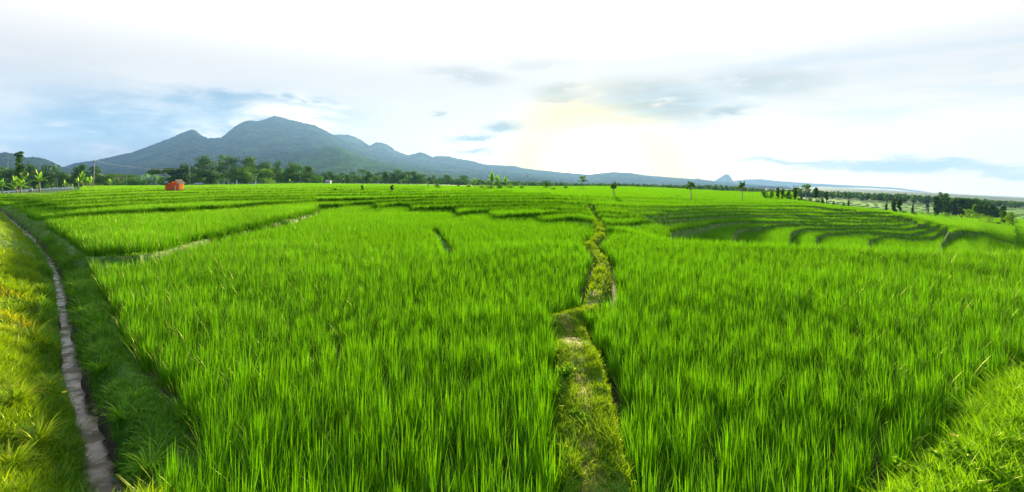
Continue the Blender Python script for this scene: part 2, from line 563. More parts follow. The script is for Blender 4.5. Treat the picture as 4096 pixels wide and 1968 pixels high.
for i, x in enumerate(XC):
    kd = [DE[i]] + FD
    kz = [ZE[i]] + [float(zat(np.interp(x, FX, FY[j]), FD[j])) for j in range(6)]
    kk = [(a, b) for a, b in zip(kd, kz)]
    kk = [kk[0]] + [p for p in kk[1:] if p[0] > kk[0][0] + 15]
    if x < 330:
        rr = float(np.interp(x, [-1700, -60, 94, 160, 289], [790, 781, 769, 765, 756]))
        kk = [kk[0], (112.0, float(zat(rr, 112.0))), (126.0, float(zat(rr, 112.0)))] + kk[1:]
    if HILL[0][0] < x:
        kk = [kk[0], (200.0, float(zat(np.interp(x, [3190, 3300, 3700, 4096, 5900], [796, 822, 866, 880, 890]), 200.0)))] + kk[1:]
    ZF[i] = np.interp(GD, [p[0] for p in kk], [p[1] for p in kk])


def unproj(px, py, z):
    d = (H - z) * F / (py - HY)
    return ((px - 2048) / F * d, d)


CANAL_PX = [(480, 2140), (417, 1935), (385, 1763), (308, 1590), (282, 1460), (260, 1305), (228, 1107), (196, 1045), (120, 950), (60, 897), (25, 866), (-60, 838), (-300, 822)]
CANAL = np.array([unproj(a, b, -0.28) for a, b in CANAL_PX])
PATH_PX = [(2400, 2350), (2392, 2100), (2387, 1935), (2352, 1763), (2345, 1590), (2318, 1460), (2288, 1331), (2262, 1270)]
PATH2_PX = [(2300, 1290), (2362, 1262), (2395, 1159), (2412, 1055), (2356, 995), (2404, 952), (2393, 900), (2372, 872), (2345, 852)]
PATH = np.array([unproj(a, b, 0.2) for a, b in PATH_PX])
PATH2 = np.array([unproj(a, b, 0.1) for a, b in PATH2_PX])
MOUND = np.array(unproj(2245, 1268, 0.25))
BANKR = np.array([unproj(a, b, 0.12) for a, b in [(3560, 2250), (3790, 2040), (3960, 1860), (4060, 1690), (4170, 1560), (4300, 1470)]])
GAPS = [np.array([unproj(a, b, 0.1) for a, b in q]) for q in (
    [(1735, 932), (1752, 950), (1776, 985), (1796, 1030), (1800, 1048)],
    [(1505, 832), (1514, 846), (1512, 856)])]


def poly_sd(X, Y, P):
    """distance to a polyline, signed: + on its right when walking along it"""
    best = np.full(X.shape, 1e9)
    sgn = np.ones(X.shape)
    tt = np.zeros(X.shape)
    acc = 0.0
    for (ax, ay), (bx, by) in zip(P[:-1], P[1:]):
        vx, vy = bx - ax, by - ay
        L2 = vx * vx + vy * vy
        t = np.clip(((X - ax) * vx + (Y - ay) * vy) / L2, 0, 1)
        dx, dy = X - ax - t * vx, Y - ay - t * vy
        d = np.hypot(dx, dy)
        m = d < best
        best = np.where(m, d, best)
        sgn = np.where(m, np.where(dx * vy - dy * vx >= 0, 1.0, -1.0), sgn)
        tt = np.where(m, acc + t * math.sqrt(L2), tt)
        acc += math.sqrt(L2)
    return best * sgn, tt


def land(X, Y):
    """ground height and what the ground is: 0 mud under rice, 1 grassed bank, 2 trodden path, 3 far country, 4 canal bed"""
    X = np.asarray(X, float)
    Y = np.asarray(Y, float)
    shp = X.shape
    X, Y = X.ravel(), Y.ravel()
    px = 2048 + F * X / Y
    ci = np.clip(((px - NX0) / NST + 0.5).astype(int), 0, len(XC) - 1)
    dk = DK[ci]
    ix = (Y[:, None] >= dk).sum(1)
    z1 = ZK[ci, ix]
    z0 = ZK[ci, np.maximum(ix - 1, 0)]
    dlast = np.where(ix > 0, dk[np.arange(len(ix)), np.maximum(ix - 1, 0)], -10)
    since = Y - dlast
    dnext = dk[np.arange(len(ix)), np.minimum(ix, KM - 1)]
    up = z1 > z0
    rw = np.where(up, 0.35, 2.5)
    z = z0 + (z1 - z0) * np.clip(since / rw, 0, 1)
    lip = np.exp(-((since - 0.45) / 0.22) ** 2) * 0.12 * (ix > 0) * up
    z = z + lip
    kind = np.where((since < 0.6) & (ix > 0), 1, 0)
    far = Y > DE[ci]
    gj = (np.log(np.clip(Y, 40, 11400)) - np.log(40)) / (np.log(11500) - np.log(40)) * (len(GD) - 1)
    g0 = np.clip(gj.astype(int), 0, len(GD) - 2)
    fr = gj - g0
    zf = ZF[ci, g0] * (1 - fr) + ZF[ci, g0 + 1] * fr
    # low steps in the farther paddies
    wv = fbm(X / 60.0, Y / 45.0, 3, 3) * 2.2
    q = zf + wv * 0.6 + Y * 0.012
    st = 0.8
    qq = q / st
    frac = qq - np.floor(qq)
    stepped = (np.floor(qq) + sstep(frac, 0.80, 1.0)) * st - q + 0.3
    amp = sstep(Y, 170, 210) * (1 - sstep(Y, 640, 800)) * sstep(px, 2500, 3000)
    zf = zf + stepped * amp
    zf = zf + fbm(X / 420.0, Y / 420.0, 8, 5) * 22.0 * sstep(Y, 1400, 3500) * sstep(px, 2900, 3300)
    z = np.where(far, zf, z)
    kind = np.where(far, np.where((frac > 0.78) & (amp > 0.3), 1, np.where(Y > 640, 3, 0)), kind)
    # near field details laid over the terraces
    nearw = Y < 60
    s, t = poly_sd(X, Y, PATH)
    s2, t2 = poly_sd(X, Y, PATH2)
    rightside = (px > np.interp(Y, [0, 3, 5, 7, 14, 24, 60], [2420, 2390, 2330, 2290, 2395, 2400, 2380])) & (Y < 26)
    z = np.where(rightside & (ix == 0) & ~far, -0.10, z)
    a = np.abs(s)
    rough = fbm(X * 5, Y * 5, 12, 4) * 0.05
    top = 0.27 + rough - 0.12 * sstep(Y, 5.8, 7.3)
    wgt = 1 - sstep(a, 0.17, 0.31)
    on = (Y < 8.8)
    z = np.where(on & (wgt > 0), z * (1 - wgt) + top * wgt, z)
    kind = np.where(on & (a < 0.30), 1, kind)
    kind = np.where(on & (np.abs(s + 0.02) < 0.09 + 0.07 * fbm(X * 3, Y * 3, 5, 3)), 2, kind)
    b = np.abs(s2) + 0.3 * (1 - sstep(Y, 6.2, 7.0))
    wgt = 1 - sstep(b, 0.08, 0.24)
    on2 = (Y < 42) & (Y > 6.3)
    z = np.where(on2 & (wgt > 0), z * (1 - wgt) + (0.22 + rough) * wgt, z)
    kind = np.where(on2 & (b < 0.22), 1, kind)
    kind = np.where(on2 & (b < 0.05) & (Y > 8) & (Y < 10), 2, kind)
    md = np.hypot(X - MOUND[0], Y - MOUND[1])
    z = z + 0.11 * np.exp(-(md / 0.24) ** 2)
    for gp in GAPS:
        sg, tg = poly_sd(X, Y, gp)
        kind = np.where(np.abs(sg) < 0.2, 1, kind)
        z = np.where(np.abs(sg) < 0.3, z + 0.08 * (1 - np.abs(sg) / 0.3) , z)
    # canal with its two banks
    c, ct = poly_sd(X, Y, CANAL)
    wc = np.clip(1.0 + fbm(ct * 1.1, c * 0 + (c > 0) * 7.0, 44, 3) * 1.1, 0.45, 1.5)
    cn = c / np.where(np.abs(c) < 0.35, wc, 1.0)
    prof_r = np.interp(cn, [0.0, 0.07, 0.17, 0.27, 0.42, 0.54, 0.62], [-0.42, -0.34, -0.10, 0.04, 0.07, 0.02, 0.0])
    prof_l = np.interp(-cn, [0.0, 0.06, 0.19, 0.46, 1.3, 2.6, 6.0], [-0.42, -0.34, -0.14, 0.08, 0.50, 0.62, 0.70])
    lump = fbm(X * 1.6, Y * 1.6, 21, 4) * 0.16 * sstep(np.abs(c), 0.25, 0.8)
    canal_on = (Y < 44)
    zc = np.where(c >= 0, prof_r + np.clip(z, 0, 0.7) * sstep(c, 0.15, 0.6), prof_l) + np.where(c < 0, lump, lump * 0.35 * (c < 0.6))
    inz = canal_on & (c < 0.62) & (px < 1500)
    fade = 1 - sstep(Y, 34, 44)
    z = np.where(inz, z * (1 - fade) + zc * fade, z)
    kind = np.where(inz & (c < 0.53), np.where(np.abs(c) < 0.11, 4, 1), kind)
    # grassy bank in the near right corner, dark ditch behind it
    r, rt = poly_sd(X, Y, BANKR)
    ron = (px > 3000) & (Y < 9)
    prof = np.interp(r, [-0.36, -0.20, 0.1, 0.45, 0.75, 1.2], [-0.1, 0.12, 0.24, 0.22, -0.1, -0.4])
    z = np.where(ron & (r > -0.36), prof + rough * (r < 0.8), z)
    kind = np.where(ron & (r > -0.36), 1, kind)
    # small unevenness of bare mud
    z = z + fbm(X * 2.3, Y * 2.3, 77, 3) * 0.02 * (Y < 40)
    return z.reshape(shp), kind.reshape(shp)


def lz(x, y):
    z, _ = land(np.array([x]), np.array([y]))
    return float(z[0])


def spot(px, py):
    """point on the land that stands at this place of the photograph (first one met walking away from the camera)"""
    d = np.exp(np.linspace(np.log(2.5), np.log(3000), 5000))
    x = (px - 2048) / F * d
    z, _ = land(x, d)
    row = HY - (z - H) / d * F
    # visible rows only: running minimum
    vis = np.minimum.accumulate(row)
    k = int(np.argmax(vis <= py)) if (vis <= py).any() else int(np.argmin(row))
    return Vector((x[k], d[k], z[k]))


def at(px, d):
    x = (px - 2048) / F * d
    return Vector((x, d, lz(x, d)))


# ------------------------------------------------------------------ ground sheet
def ground_material():
    m, g = new_mat('ground')
    out = g.n('ShaderNodeOutputMaterial')
    b = g.n('ShaderNodeBsdfPrincipled')
    tc = g.n('ShaderNodeTexCoord')
    P = tc.outputs['Object']
    n_f = g.noise(P, 9.0, 6, 0.65)
    n_m = g.noise(P, 1.3, 5, 0.6)
    n_l = g.noise(P, 0.03, 5, 0.6)
    n_w = g.noise(P, 0.006, 8, 0.7)
    k = {i: g.n('ShaderNodeAttribute', attribute_name='k%d' % i).outputs['Fac'] for i in (1, 2, 3, 4)}
    mud = g.mix(g.ss(n_m, 0.35, 0.65), (0.030, 0.020, 0.010), (0.060, 0.038, 0.018))
    mud = g.mix(g.ss(n_f, 0.55, 0.75), mud, (0.03, 0.045, 0.012))
    sepp = g.n('ShaderNodeSeparateXYZ')
    g.l(P, sepp.inputs[0])
    ricefar = g.mix(g.ss(n_l, 0.35, 0.65), (0.04, 0.20, 0.003), (0.08, 0.30, 0.004))
    ricefar = g.mix(g.m('MULTIPLY', g.ss(g.noise(P, 0.35, 4, 0.7), 0.4, 0.7), 0.5), ricefar, (0.03, 0.15, 0.005))
    base = g.mix(g.ss(sepp.outputs[1], 9, 30), mud, (0.02, 0.07, 0.006))
    base = g.mix(g.ss(sepp.outputs[1], 60, 170), base, ricefar)
    bank = g.mix(g.ss(n_f, 0.38, 0.62), (0.035, 0.11, 0.008), (0.10, 0.19, 0.014))
    bank = g.mix(g.m('MULTIPLY', g.ss(n_m, 0.55, 0.68), 0.7), bank, (0.15, 0.10, 0.03))
    base = g.mix(k[1], base, bank)
    path = g.mix(g.ss(n_f, 0.40, 0.62), (0.10, 0.085, 0.018), (0.24, 0.19, 0.045))
    path = g.mix(g.ss(n_m, 0.50, 0.64), path, (0.09, 0.16, 0.015))
    base = g.mix(k[2], base, path)
    wood = g.mix(g.ss(n_w, 0.38, 0.62), (0.018, 0.050, 0.010), (0.040, 0.100, 0.016))
    wood = g.mix(g.ss(g.noise(P, 0.002, 6, 0.7), 0.56, 0.66), wood, (0.06, 0.15, 0.02))
    base = g.mix(k[3], base, wood)
    base = g.mix(k[4], base, (0.05, 0.040, 0.024))
    g.l(base, b.inputs['Base Color'])
    b.inputs['Roughness'].default_value = 0.85
    b.inputs['Specular IOR Level'].default_value = 0.2
    bp = g.n('ShaderNodeBump')
    bp.inputs['Strength'].default_value = 0.6
    bp.inputs['Distance'].default_value = 0.03
    g.l(n_f, bp.inputs['Height'])
    g.l(bp.outputs[0], b.inputs['Normal'])
    g.l(b.outputs[0], out.inputs[0])
    return m


def build_ground():
    cols = np.concatenate([np.linspace(-1650, -60, 60), np.arange(-40, 4140, 5.0), np.linspace(4160, 5850, 60)])
    rows = np.concatenate([np.exp(np.linspace(np.log(0.6), np.log(2.9), 24))[:-1],
                           np.exp(np.linspace(np.log(2.9), np.log(40), 420))[:-1],
                           np.exp(np.linspace(np.log(40), np.log(270), 420))[:-1],
                           np.exp(np.linspace(np.log(270), np.log(800), 150))[:-1],
                           np.exp(np.linspace(np.log(800), np.log(11400), 120))])
    C, Rw = np.meshgrid(cols, rows)
    X = (C - 2048) / F * Rw
    Z, K = land(X, Rw)
    gx = np.abs(np.gradient(Z, axis=1)) / np.maximum(np.abs(np.gradient(X, axis=1)), 1e-4)
    K = np.where((gx > 0.3) & (K == 0) & (Rw < 300), 1, K)
    n, mcol = C.shape
    V = np.stack([X, Rw, Z], -1).reshape(-1, 3)
    idx = np.arange(n * mcol).reshape(n, mcol)
    q = np.stack([idx[:-1, :-1], idx[:-1, 1:], idx[1:, 1:], idx[1:, :-1]], -1).reshape(-1, 4)
    # strip of land behind the camera
    att = {'k%d' % i: (K == i).astype(np.float32).ravel() for i in (1, 2, 3, 4)}
    o = mesh_obj('ground', V, None, ground_material(), quads=q, attrs=att, smooth=True)
    tag(o, kind='structure')
    return o


build_ground()


def build_canal_water():
    m, g = new_mat('canal_water')
    out = g.n('ShaderNodeOutputMaterial')
    b = g.n('ShaderNodeBsdfPrincipled')
    tc = g.n('ShaderNodeTexCoord')
    n = g.noise(tc.outputs['Object'], 7.0, 5, 0.6)
    g.l(g.mix(g.ss(n, 0.40, 0.62), (0.010, 0.008, 0.005), (0.10, 0.075, 0.042)), b.inputs['Base Color'])
    g.l(g.ss(g.noise(tc.outputs['Object'], 3.5, 4, 0.65), 0.42, 0.60, 0.04, 0.55), b.inputs['Roughness'])
    b.inputs['Roughness'].default_value = 0.08
    b.inputs['Specular IOR Level'].default_value = 0.20
    bp = g.n('ShaderNodeBump')
    bp.inputs['Strength'].default_value = 0.16
    bp.inputs['Distance'].default_value = 0.01
    n2 = g.noise(tc.outputs['Object'], 12.0, 5, 0.7, 0.6)
    g.l(n2, bp.inputs['Height'])
    g.l(bp.outputs[0], b.inputs['Normal'])
    g.l(b.outputs[0], out.inputs[0])
    pts = []
    for (a, b_) in zip(CANAL[:-1], CANAL[1:]):
        for t in np.linspace(0, 1, 24, endpoint=False):
            pts.append(a * (1 - t) + b_ * t)
    pts = np.array(pts)
    tn = np.gradient(pts, axis=0)
    tn /= np.linalg.norm(tn, axis=1)[:, None]
    nr = np.stack([tn[:, 1], -tn[:, 0]], 1)
    V = []
    U = np.linspace(-0.2, 0.2, 9)
    for p, q in zip(pts, nr):
        for u in U:
            xx, yy = p + q * u
            V.append((xx, yy, -0.27 + 0.004 * float(fbm(xx * 9, yy * 9, 3, 2))))
    n_, m_ = len(pts), len(U)
    idx = np.arange(n_ * m_).reshape(n_, m_)
    q = np.stack([idx[:-1, :-1], idx[:-1, 1:], idx[1:, 1:], idx[1:, :-1]], -1).reshape(-1, 4)
    o = mesh_obj('canal_water', np.array(V), None, m, quads=q, smooth=True)
    tag(o, kind='structure')


build_canal_water()


# ------------------------------------------------------------------ mountains and hills
def mountain_material(name, c0, c1, c2):
    m, g = new_mat(name)
    out = g.n('ShaderNodeOutputMaterial')
    b = g.n('ShaderNodeBsdfDiffuse')
    tc = g.n('ShaderNodeTexCoord')
    P = tc.outputs['Object']
    a = g.noise(P, 0.012, 9, 0.72)
    c = g.noise(P, 0.0022, 6, 0.6)
    col = g.mix(g.ss(a, 0.38, 0.62), c0, c1)
    col = g.mix(g.ss(c, 0.52, 0.66), col, c2)
    g.l(col, b.inputs[0])
    bp = g.n('ShaderNodeBump')
    bp.inputs['Strength'].default_value = 1.0
    bp.inputs['Distance'].default_value = 30.0
    g.l(a, bp.inputs['Height'])
    g.l(bp.outputs[0], b.inputs['Normal'])
    g.l(b.outputs[0], out.inputs[0])
    return m


mountain_material('mountain_forest', (0.006, 0.022, 0.014), (0.034, 0.080, 0.034), (0.045, 0.10, 0.036))
mountain_material('front_hill_forest', (0.020, 0.060, 0.014), (0.055, 0.130, 0.026), (0.085, 0.165, 0.035))


def mountain(sil, d_ridge, d_foot, y_foot, mat, seed, gully=0.06, tree=6.0, back=1.18, power=1.25):
    xs = [p[0] for p in sil]
    ys = [p[1] for p in sil]
    cols = np.linspace(xs[0], xs[-1], int((xs[-1] - xs[0]) / 4) + 2)
    s = np.concatenate([np.linspace(0, 1, 110), np.linspace(1.02, 1.6, 14)])
    C, Sg = np.meshgrid(cols, s)
    dr = d_ridge * (1 + 0.05 * fbm(C / 300.0, C * 0, seed, 3))
    d = d_foot + (dr - d_foot) * Sg
    yr = np.interp(C, xs, ys)
    zr = zat(yr, dr)
    zf = zat(np.maximum(y_foot, yr + 5), d_foot)
    prof = np.where(Sg <= 1, np.clip(Sg, 0, 1) ** power, 1 - (Sg - 1) * 1.3)
    X = (C - 2048) / F * d
    wx, wy = X / 700.0, d / 1500.0
    rid = 1 - np.abs(fbm(wx + 0.5 * fbm(wx, wy, seed + 5, 3), wy, seed + 3, 5)) * 2.4
    rid = rid - 0.5
    z = zf + (zr - zf) * prof + (zr - zf) * gully * rid * np.sin(np.pi * np.clip(Sg, 0, 1)) ** 1.0
    z = z + tree * fbm(C / 1.7, Sg * 160, seed + 9, 2) * np.clip(Sg * 3, 0, 1)
    V = np.stack([X, d, z], -1).reshape(-1, 3)
    n, mcol = C.shape
    idx = np.arange(n * mcol).reshape(n, mcol)
    q = np.stack([idx[:-1, :-1], idx[:-1, 1:], idx[1:, 1:], idx[1:, :-1]], -1).reshape(-1, 4)
    o = mesh_obj('mountain', V, None, mat, quads=q, smooth=False)
    return tag(o, kind='structure')


mountain([(-900, 640), (-500, 590), (-250, 600), (0, 613), (23, 609), (52, 616), (107, 629), (149, 630), (194, 640), (226, 658), (252, 668), (300, 678), (380, 698), (520, 728)],
         3300, 1300, 748, MAT['mountain_forest'], 5, 0.05, 11)
mountain([(-100, 740), (60, 722), (160, 692), (252, 668), (300, 653), (388, 640), (533, 608), (598, 584), (680, 553), (730, 530), (768, 517), (786, 524), (801, 538), (830, 552), (882, 551),
          (900, 539), (944, 502), (975, 487), (1000, 481), (1030, 485), (1062, 476), (1096, 463), (1125, 469), (1180, 484), (1254, 499), (1292, 517), (1335, 539), (1366, 556), (1428, 579), (1478, 600),
          (1539, 618), (1620, 637), (1749, 658), (1880, 671), (1961, 679), (2123, 692), (2284, 718), (2400, 738)],
         7200, 2600, 745, MAT['mountain_forest'], 11, 0.07, 16, power=1.35)
mountain([(1240, 560), (1300, 547), (1335, 539), (1391, 538), (1420, 548), (1450, 563), (1478, 583), (1507, 568), (1542, 575), (1568, 590), (1581, 603), (1633, 621), (1681, 609), (1704, 616),
          (1730, 629), (1749, 624), (1788, 625), (1836, 636), (1885, 643), (1936, 658), (2026, 663), (2058, 664), (2091, 672), (2155, 680), (2252, 689), (2349, 697), (2448, 687),
          (2529, 692), (2581, 701), (2626, 705), (2710, 712), (2775, 717), (2791, 715), (2820, 721), (2859, 725), (2904, 727), (2949, 734), (3014, 738), (3080, 744), (3142, 746), (3168, 751), (3300, 758), (3420, 768), (3500, 780)],
         8600, 4800, 748, MAT['mountain_forest'], 23, 0.06, 16)
mountain([(900, 725), (1000, 700), (1100, 665), (1149, 645), (1200, 634), (1240, 612), (1278, 594), (1300, 588), (1336, 586), (1361, 590), (1400, 605), (1458, 630), (1523, 648), (1620, 669), (1749, 690),
          (1846, 702), (1950, 722), (2050, 738)],
         4300, 1700, 745, MAT['front_hill_forest'], 37, 0.07, 11)
mountain([(2840, 735), (2865, 721), (2884, 709), (2894, 701), (2904, 697), (2914, 698), (2920, 706), (2930, 722), (2945, 735), (2975, 745)],
         10600, 9900, 744, MAT['mountain_forest'], 41, 0.05, 20)
mountain([(2860, 738), (2968, 720), (3040, 717), (3110, 725), (3255, 735), (3385, 742), (3580, 752), (3660, 762), (3760, 776), (3900, 800)],
         10900, 10200, 750, MAT['mountain_forest'], 43, 0.03, 20)

# ------------------------------------------------------------------ air
def build_haze():
    m = bpy.data.materials.new('haze_air')
    m.use_nodes = True
    nt = m.node_tree
    nt.nodes.clear()
    out = nt.nodes.new('ShaderNodeOutputMaterial')
    v = nt.nodes.new('ShaderNodeVolumePrincipled')
    v.inputs['Color'].default_value = (0.25, 0.48, 0.97, 1)
    v.inputs['Density'].default_value = 0.00005
    v.inputs['Anisotropy'].default_value = 0.22
    nt.links.new(v.outputs[0], out.inputs['Volume'])
    x0, x1, y0, y1, z0, z1 = -21800, 21800, -40, 11650, -470, 1080
    V = [(x, y, z) for z in (z0, z1) for y in (y0, y1) for x in (x0, x1)]
    Fc = [(0, 2, 3, 1), (4, 5, 7, 6), (0, 1, 5, 4), (2, 6, 7, 3), (0, 4, 6, 2), (1, 3, 7, 5)]
    o = mesh_obj('haze', V, Fc, m)
    tag(o, kind='stuff')


build_haze()

# ------------------------------------------------------------------ rice
def strips(base, hgt, wid, ang, lean, segs, droop=0.0, twist=None):
    """blades of grass as tapering strips; all arguments numpy arrays over blades; returns verts, quads, tris, t"""
    N = len(base)
    t = np.linspace(0, 1, segs + 1)
    dx, dy = np.cos(ang), np.sin(ang)
    tw = ang + np.pi / 2 if twist is None else twist
    sx, sy = np.cos(tw), np.sin(tw)
    droop = np.broadcast_to(droop, (N,))
    vs = []
    for k, tk in enumerate(t):
        out = lean * hgt * tk ** 1.8
        up = hgt * (tk - droop * tk ** 3)
        p = base + np.stack([dx * out, dy * out, up], 1)
        w = wid * 0.5 * (0.55 + 0.9 * tk) if tk < 0.5 else wid * 0.5 * (1 - (tk - 0.5) * 2) ** 0.7
        if k < segs:
            o = np.stack([sx * w, sy * w, np.zeros(N)], 1)
            vs += [p - o, p + o]
        else:
            vs += [p]
    M = 2 * segs + 1
    V = np.stack(vs, 1).reshape(-1, 3)
    b = (np.arange(N) * M)[:, None]
    q = [b + np.array([[2 * k, 2 * k + 1, 2 * k + 3, 2 * k + 2]]) for k in range(segs - 1)]
    q = np.concatenate(q) if q else np.zeros((0, 4), int)
    tr = b + np.array([[2 * segs - 2, 2 * segs - 1, 2 * segs]])
    tt = np.tile(np.repeat(t, 2)[:M], N)
    return V, q, tr, tt


class Acc:
    def __init__(s):
        s.V, s.Q, s.T, s.A, s.n = [], [], [], [], 0

    def add(s, V, q, t, tint):
        s.V.append(V.astype(np.float32))
        s.Q.append((q + s.n).astype(np.int32))
        s.T.append((t + s.n).astype(np.int32))
        s.A.append(tint.astype(np.float32))
        s.n += len(V)

    def build(s, name, mat, parent=None, smooth=False):
        return mesh_obj(name, np.concatenate(s.V), None, mat, parent=parent,
                        quads=np.concatenate(s.Q), tris=np.concatenate(s.T), attrs={'tint': np.concatenate(s.A)}, smooth=smooth)


def colinfo(X, Y):
    px = 2048 + F * X / Y
    ci = np.clip(((px - NX0) / NST + 0.5).astype(int), 0, len(XC) - 1)
    return px, ci


def rice_ok(X, Y):
    px, ci = colinfo(X, Y)
    z, k = land(X, Y)
    ok = (k == 0)
    dk = DK[ci]
    since = (Y[:, None] - dk)
    m = ((since > -0.3) & (since < 0.6)).any(1)
    ok &= ~m
    for ddx in (-0.2, 0.2):
        z2, k2 = land(X + ddx, Y)
        ok &= (np.abs(z2 - z) < 0.16) | (Y < 9)
    c, _ = poly_sd(X, Y, CANAL)
    ok &= ~((c < 0.56) & (Y < 40) & (px < 1500))
    ok &= ~((px < 325) & (Y > DE[ci] + 3))
    s, _ = poly_sd(X, Y, PATH)
    ok &= ~((np.abs(s) < 0.29) & (Y < 8.8))
    return ok, z


def rice_points(y0, y1, sp, jit, half=1.08):
    ys = np.arange(y0, y1, sp)
    P = []
    for y in ys:
        xs = np.arange(-half * y - 0.5, half * y + 0.5, sp)
        P.append(np.stack([xs + rng.uniform(-.5, .5) * sp, np.full_like(xs, y)], 1))
    P = np.concatenate(P)
    P = P + rng.normal(0, jit * sp, P.shape)
    ok, z = rice_ok(P[:, 0], P[:, 1])
    return np.column_stack([P[ok], z[ok]])


def rice_lod(acc, y0, y1, sp, nb, segs, wid, hm, jit=0.16, rad=0.045):
    C = rice_points(y0, y1, sp, jit)
    n = len(C)
    big = fbm(C[:, 0] / 3.5, C[:, 1] / 3.5, 61, 3)
    fine = fbm(C[:, 0] / 0.8, C[:, 1] / 0.8, 62, 2)
    nz = 1.0 if y1 < 20 else 0.3
    hs = hm * (1 + nz * (0.22 * big + 0.12 * fine + rng.normal(0, 0.06, n)))
    # a few thin stands near the bottom of the right paddy
    px = 2048 + F * C[:, 0] / C[:, 1]
    thin = (px > 2600) & (C[:, 1] < 4.6)
    hs = np.where(thin, hs * 0.86, hs)
    rep = np.repeat(np.arange(n), nb)
    N = len(rep)
    a = rng.uniform(0, 2 * np.pi, N)
    r = rad * np.sqrt(rng.uniform(0, 1, N))
    base = C[rep] + np.stack([np.cos(a) * r, np.sin(a) * r, np.full(N, -0.02)], 1)
    inner = rng.uniform(0, 1, N)
    lean = 0.06 + 0.42 * inner ** 1.6 + rng.normal(0, 0.03, N)
    hgt = hs[rep] * (1.08 - 0.38 * inner ** 1.5) * rng.uniform(0.80, 1.12, N)
    droop = np.where(rng.uniform(0, 1, N) < 0.25, 0.5, 0.08) * inner
    lean = np.where(rng.uniform(0, 1, N) < 0.12, lean + 0.3, lean)
    ang = a + rng.normal(0, 0.5, N)
    V, q, t, tt = strips(base, hgt, wid * rng.uniform(0.7, 1.25, N), ang, lean, segs, droop, rng.uniform(0, np.pi, N) if segs < 3 else None)
    M = 2 * segs + 1
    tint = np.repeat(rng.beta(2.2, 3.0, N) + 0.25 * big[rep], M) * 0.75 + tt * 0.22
    acc.add(V, q, t, np.clip(tint, 0, 1))
    print('rice', y0, y1, n, N)


acc = Acc()
rice_lod(acc, 2.3, 8.0, 0.19, 60, 4, 0.0078, 0.45, 0.24, 0.065)
rice_lod(acc, 8.0, 16.0, 0.195, 42, 3, 0.0098, 0.46, 0.24, 0.07)
rice_lod(acc, 16.0, 32.0, 0.205, 26, 2, 0.0145, 0.45, 0.25, 0.09)
rice_lod(acc, 32.0, 60.0, 0.28, 20, 1, 0.034, 0.43, 0.25, 0.13)
rice_lod(acc, 60.0, 120.0, 0.42, 14, 1, 0.11, 0.43, 0.3, 0.20)
rice_lod(acc, 120.0, 240.0, 0.75, 14, 1, 0.22, 0.45, 0.3, 0.36)
rice_lod(acc, 240.0, 400.0, 1.30, 12, 1, 0.40, 0.56, 0.3, 0.6)
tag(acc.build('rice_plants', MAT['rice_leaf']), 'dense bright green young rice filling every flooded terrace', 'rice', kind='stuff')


# ------------------------------------------------------------------ weeds on the banks
def weeds(acc, y0, y1, dens, nb, segs, wid, h0, h1, region, leanf=0.5, half=1.06, dark=1.0):
    area = half * (y1 * y1 - y0 * y0)
    n = int(area * dens)
    Y = np.sqrt(rng.uniform(y0 * y0, y1 * y1, n))
    X = rng.uniform(-1, 1, n) * half * Y
    ok = region(X, Y)
    X, Y = X[ok], Y[ok]
    z, k = land(X, Y)
    patch = fbm(X * 1.4, Y * 1.4, 91, 4)
    keep = (k == 1) | ((k == 2) & (rng.uniform(0, 1, len(X)) < 0.3)) 
    keep &= (patch > (-0.75 if leanf > 0.2 else -9.0))
    X, Y, z, patch = X[keep], Y[keep], z[keep], patch[keep]
    n = len(X)
    rep = np.repeat(np.arange(n), nb)
    N = len(rep)
    a = rng.uniform(0, 2 * np.pi, N)
    base = np.stack([X[rep] + rng.normal(0, 0.015, N), Y[rep] + rng.normal(0, 0.015, N), z[rep] - 0.01], 1)
    hh = (h0 + (h1 - h0) * np.clip(0.5 + patch[rep] * 1.1, 0, 1.2)) * (rng.uniform(0.5, 1.15, N) if leanf > 0.2 else rng.uniform(0.85, 1.05, N))
    lean = rng.uniform(0.1, 1.1, N) * leanf * 1.6
    V, q, t, tt = strips(base, hh, wid * rng.uniform(0.6, 1.3, N), a, lean, segs, rng.uniform(0, 0.5, N), rng.uniform(0, np.pi, N))
    M = 2 * segs + 1
    tint = np.repeat(rng.beta(2, 3, N) * 0.9 + 0.35 * fbm(X * 0.9, Y * 0.9, 14, 3)[rep], M) * 0.9 * dark + tt * 0.12
    if region is left_bank:
        tint = tint + np.repeat(1.6 * np.maximum(0, fbm(X * 0.8, Y * 0.8, 55, 3) - 0.16)[rep], M)
    acc.add(V, q, t, np.clip(tint, 0, 1))
    print('weeds', y0, y1, n, N)


def left_bank(X, Y):
    px, _ = colinfo(X, Y)
    c, _ = poly_sd(X, Y, CANAL)
    return (c < -0.10) & (px < 1500) & (Y < 44)


def right_lip(X, Y):
    px, _ = colinfo(X, Y)
    c, _ = poly_sd(X, Y, CANAL)
    return (c > 0.10) & (c < 0.55) & (px < 1500)


def path_zone(X, Y):
    px, _ = colinfo(X, Y)
    s, _ = poly_sd(X, Y, PATH)
    s2, _ = poly_sd(X, Y, PATH2)
    return (((np.abs(s) < 0.4) & (Y < 8.8)) | ((np.abs(s2) < 0.35) & (Y > 6.3))) & (px > 1500) & (px < 3000)


def corner(X, Y):
    px, _ = colinfo(X, Y)
    return (px > 3000) & (Y < 9)


def anywhere(X, Y):
    px, _ = colinfo(X, Y)
    c, _ = poly_sd(X, Y, CANAL)
    return ~((c < 0.8) & (px < 1500) & (Y < 44))


def box_pts(fn, x0, x1, y0, y1):
    return lambda X, Y: fn(X, Y)


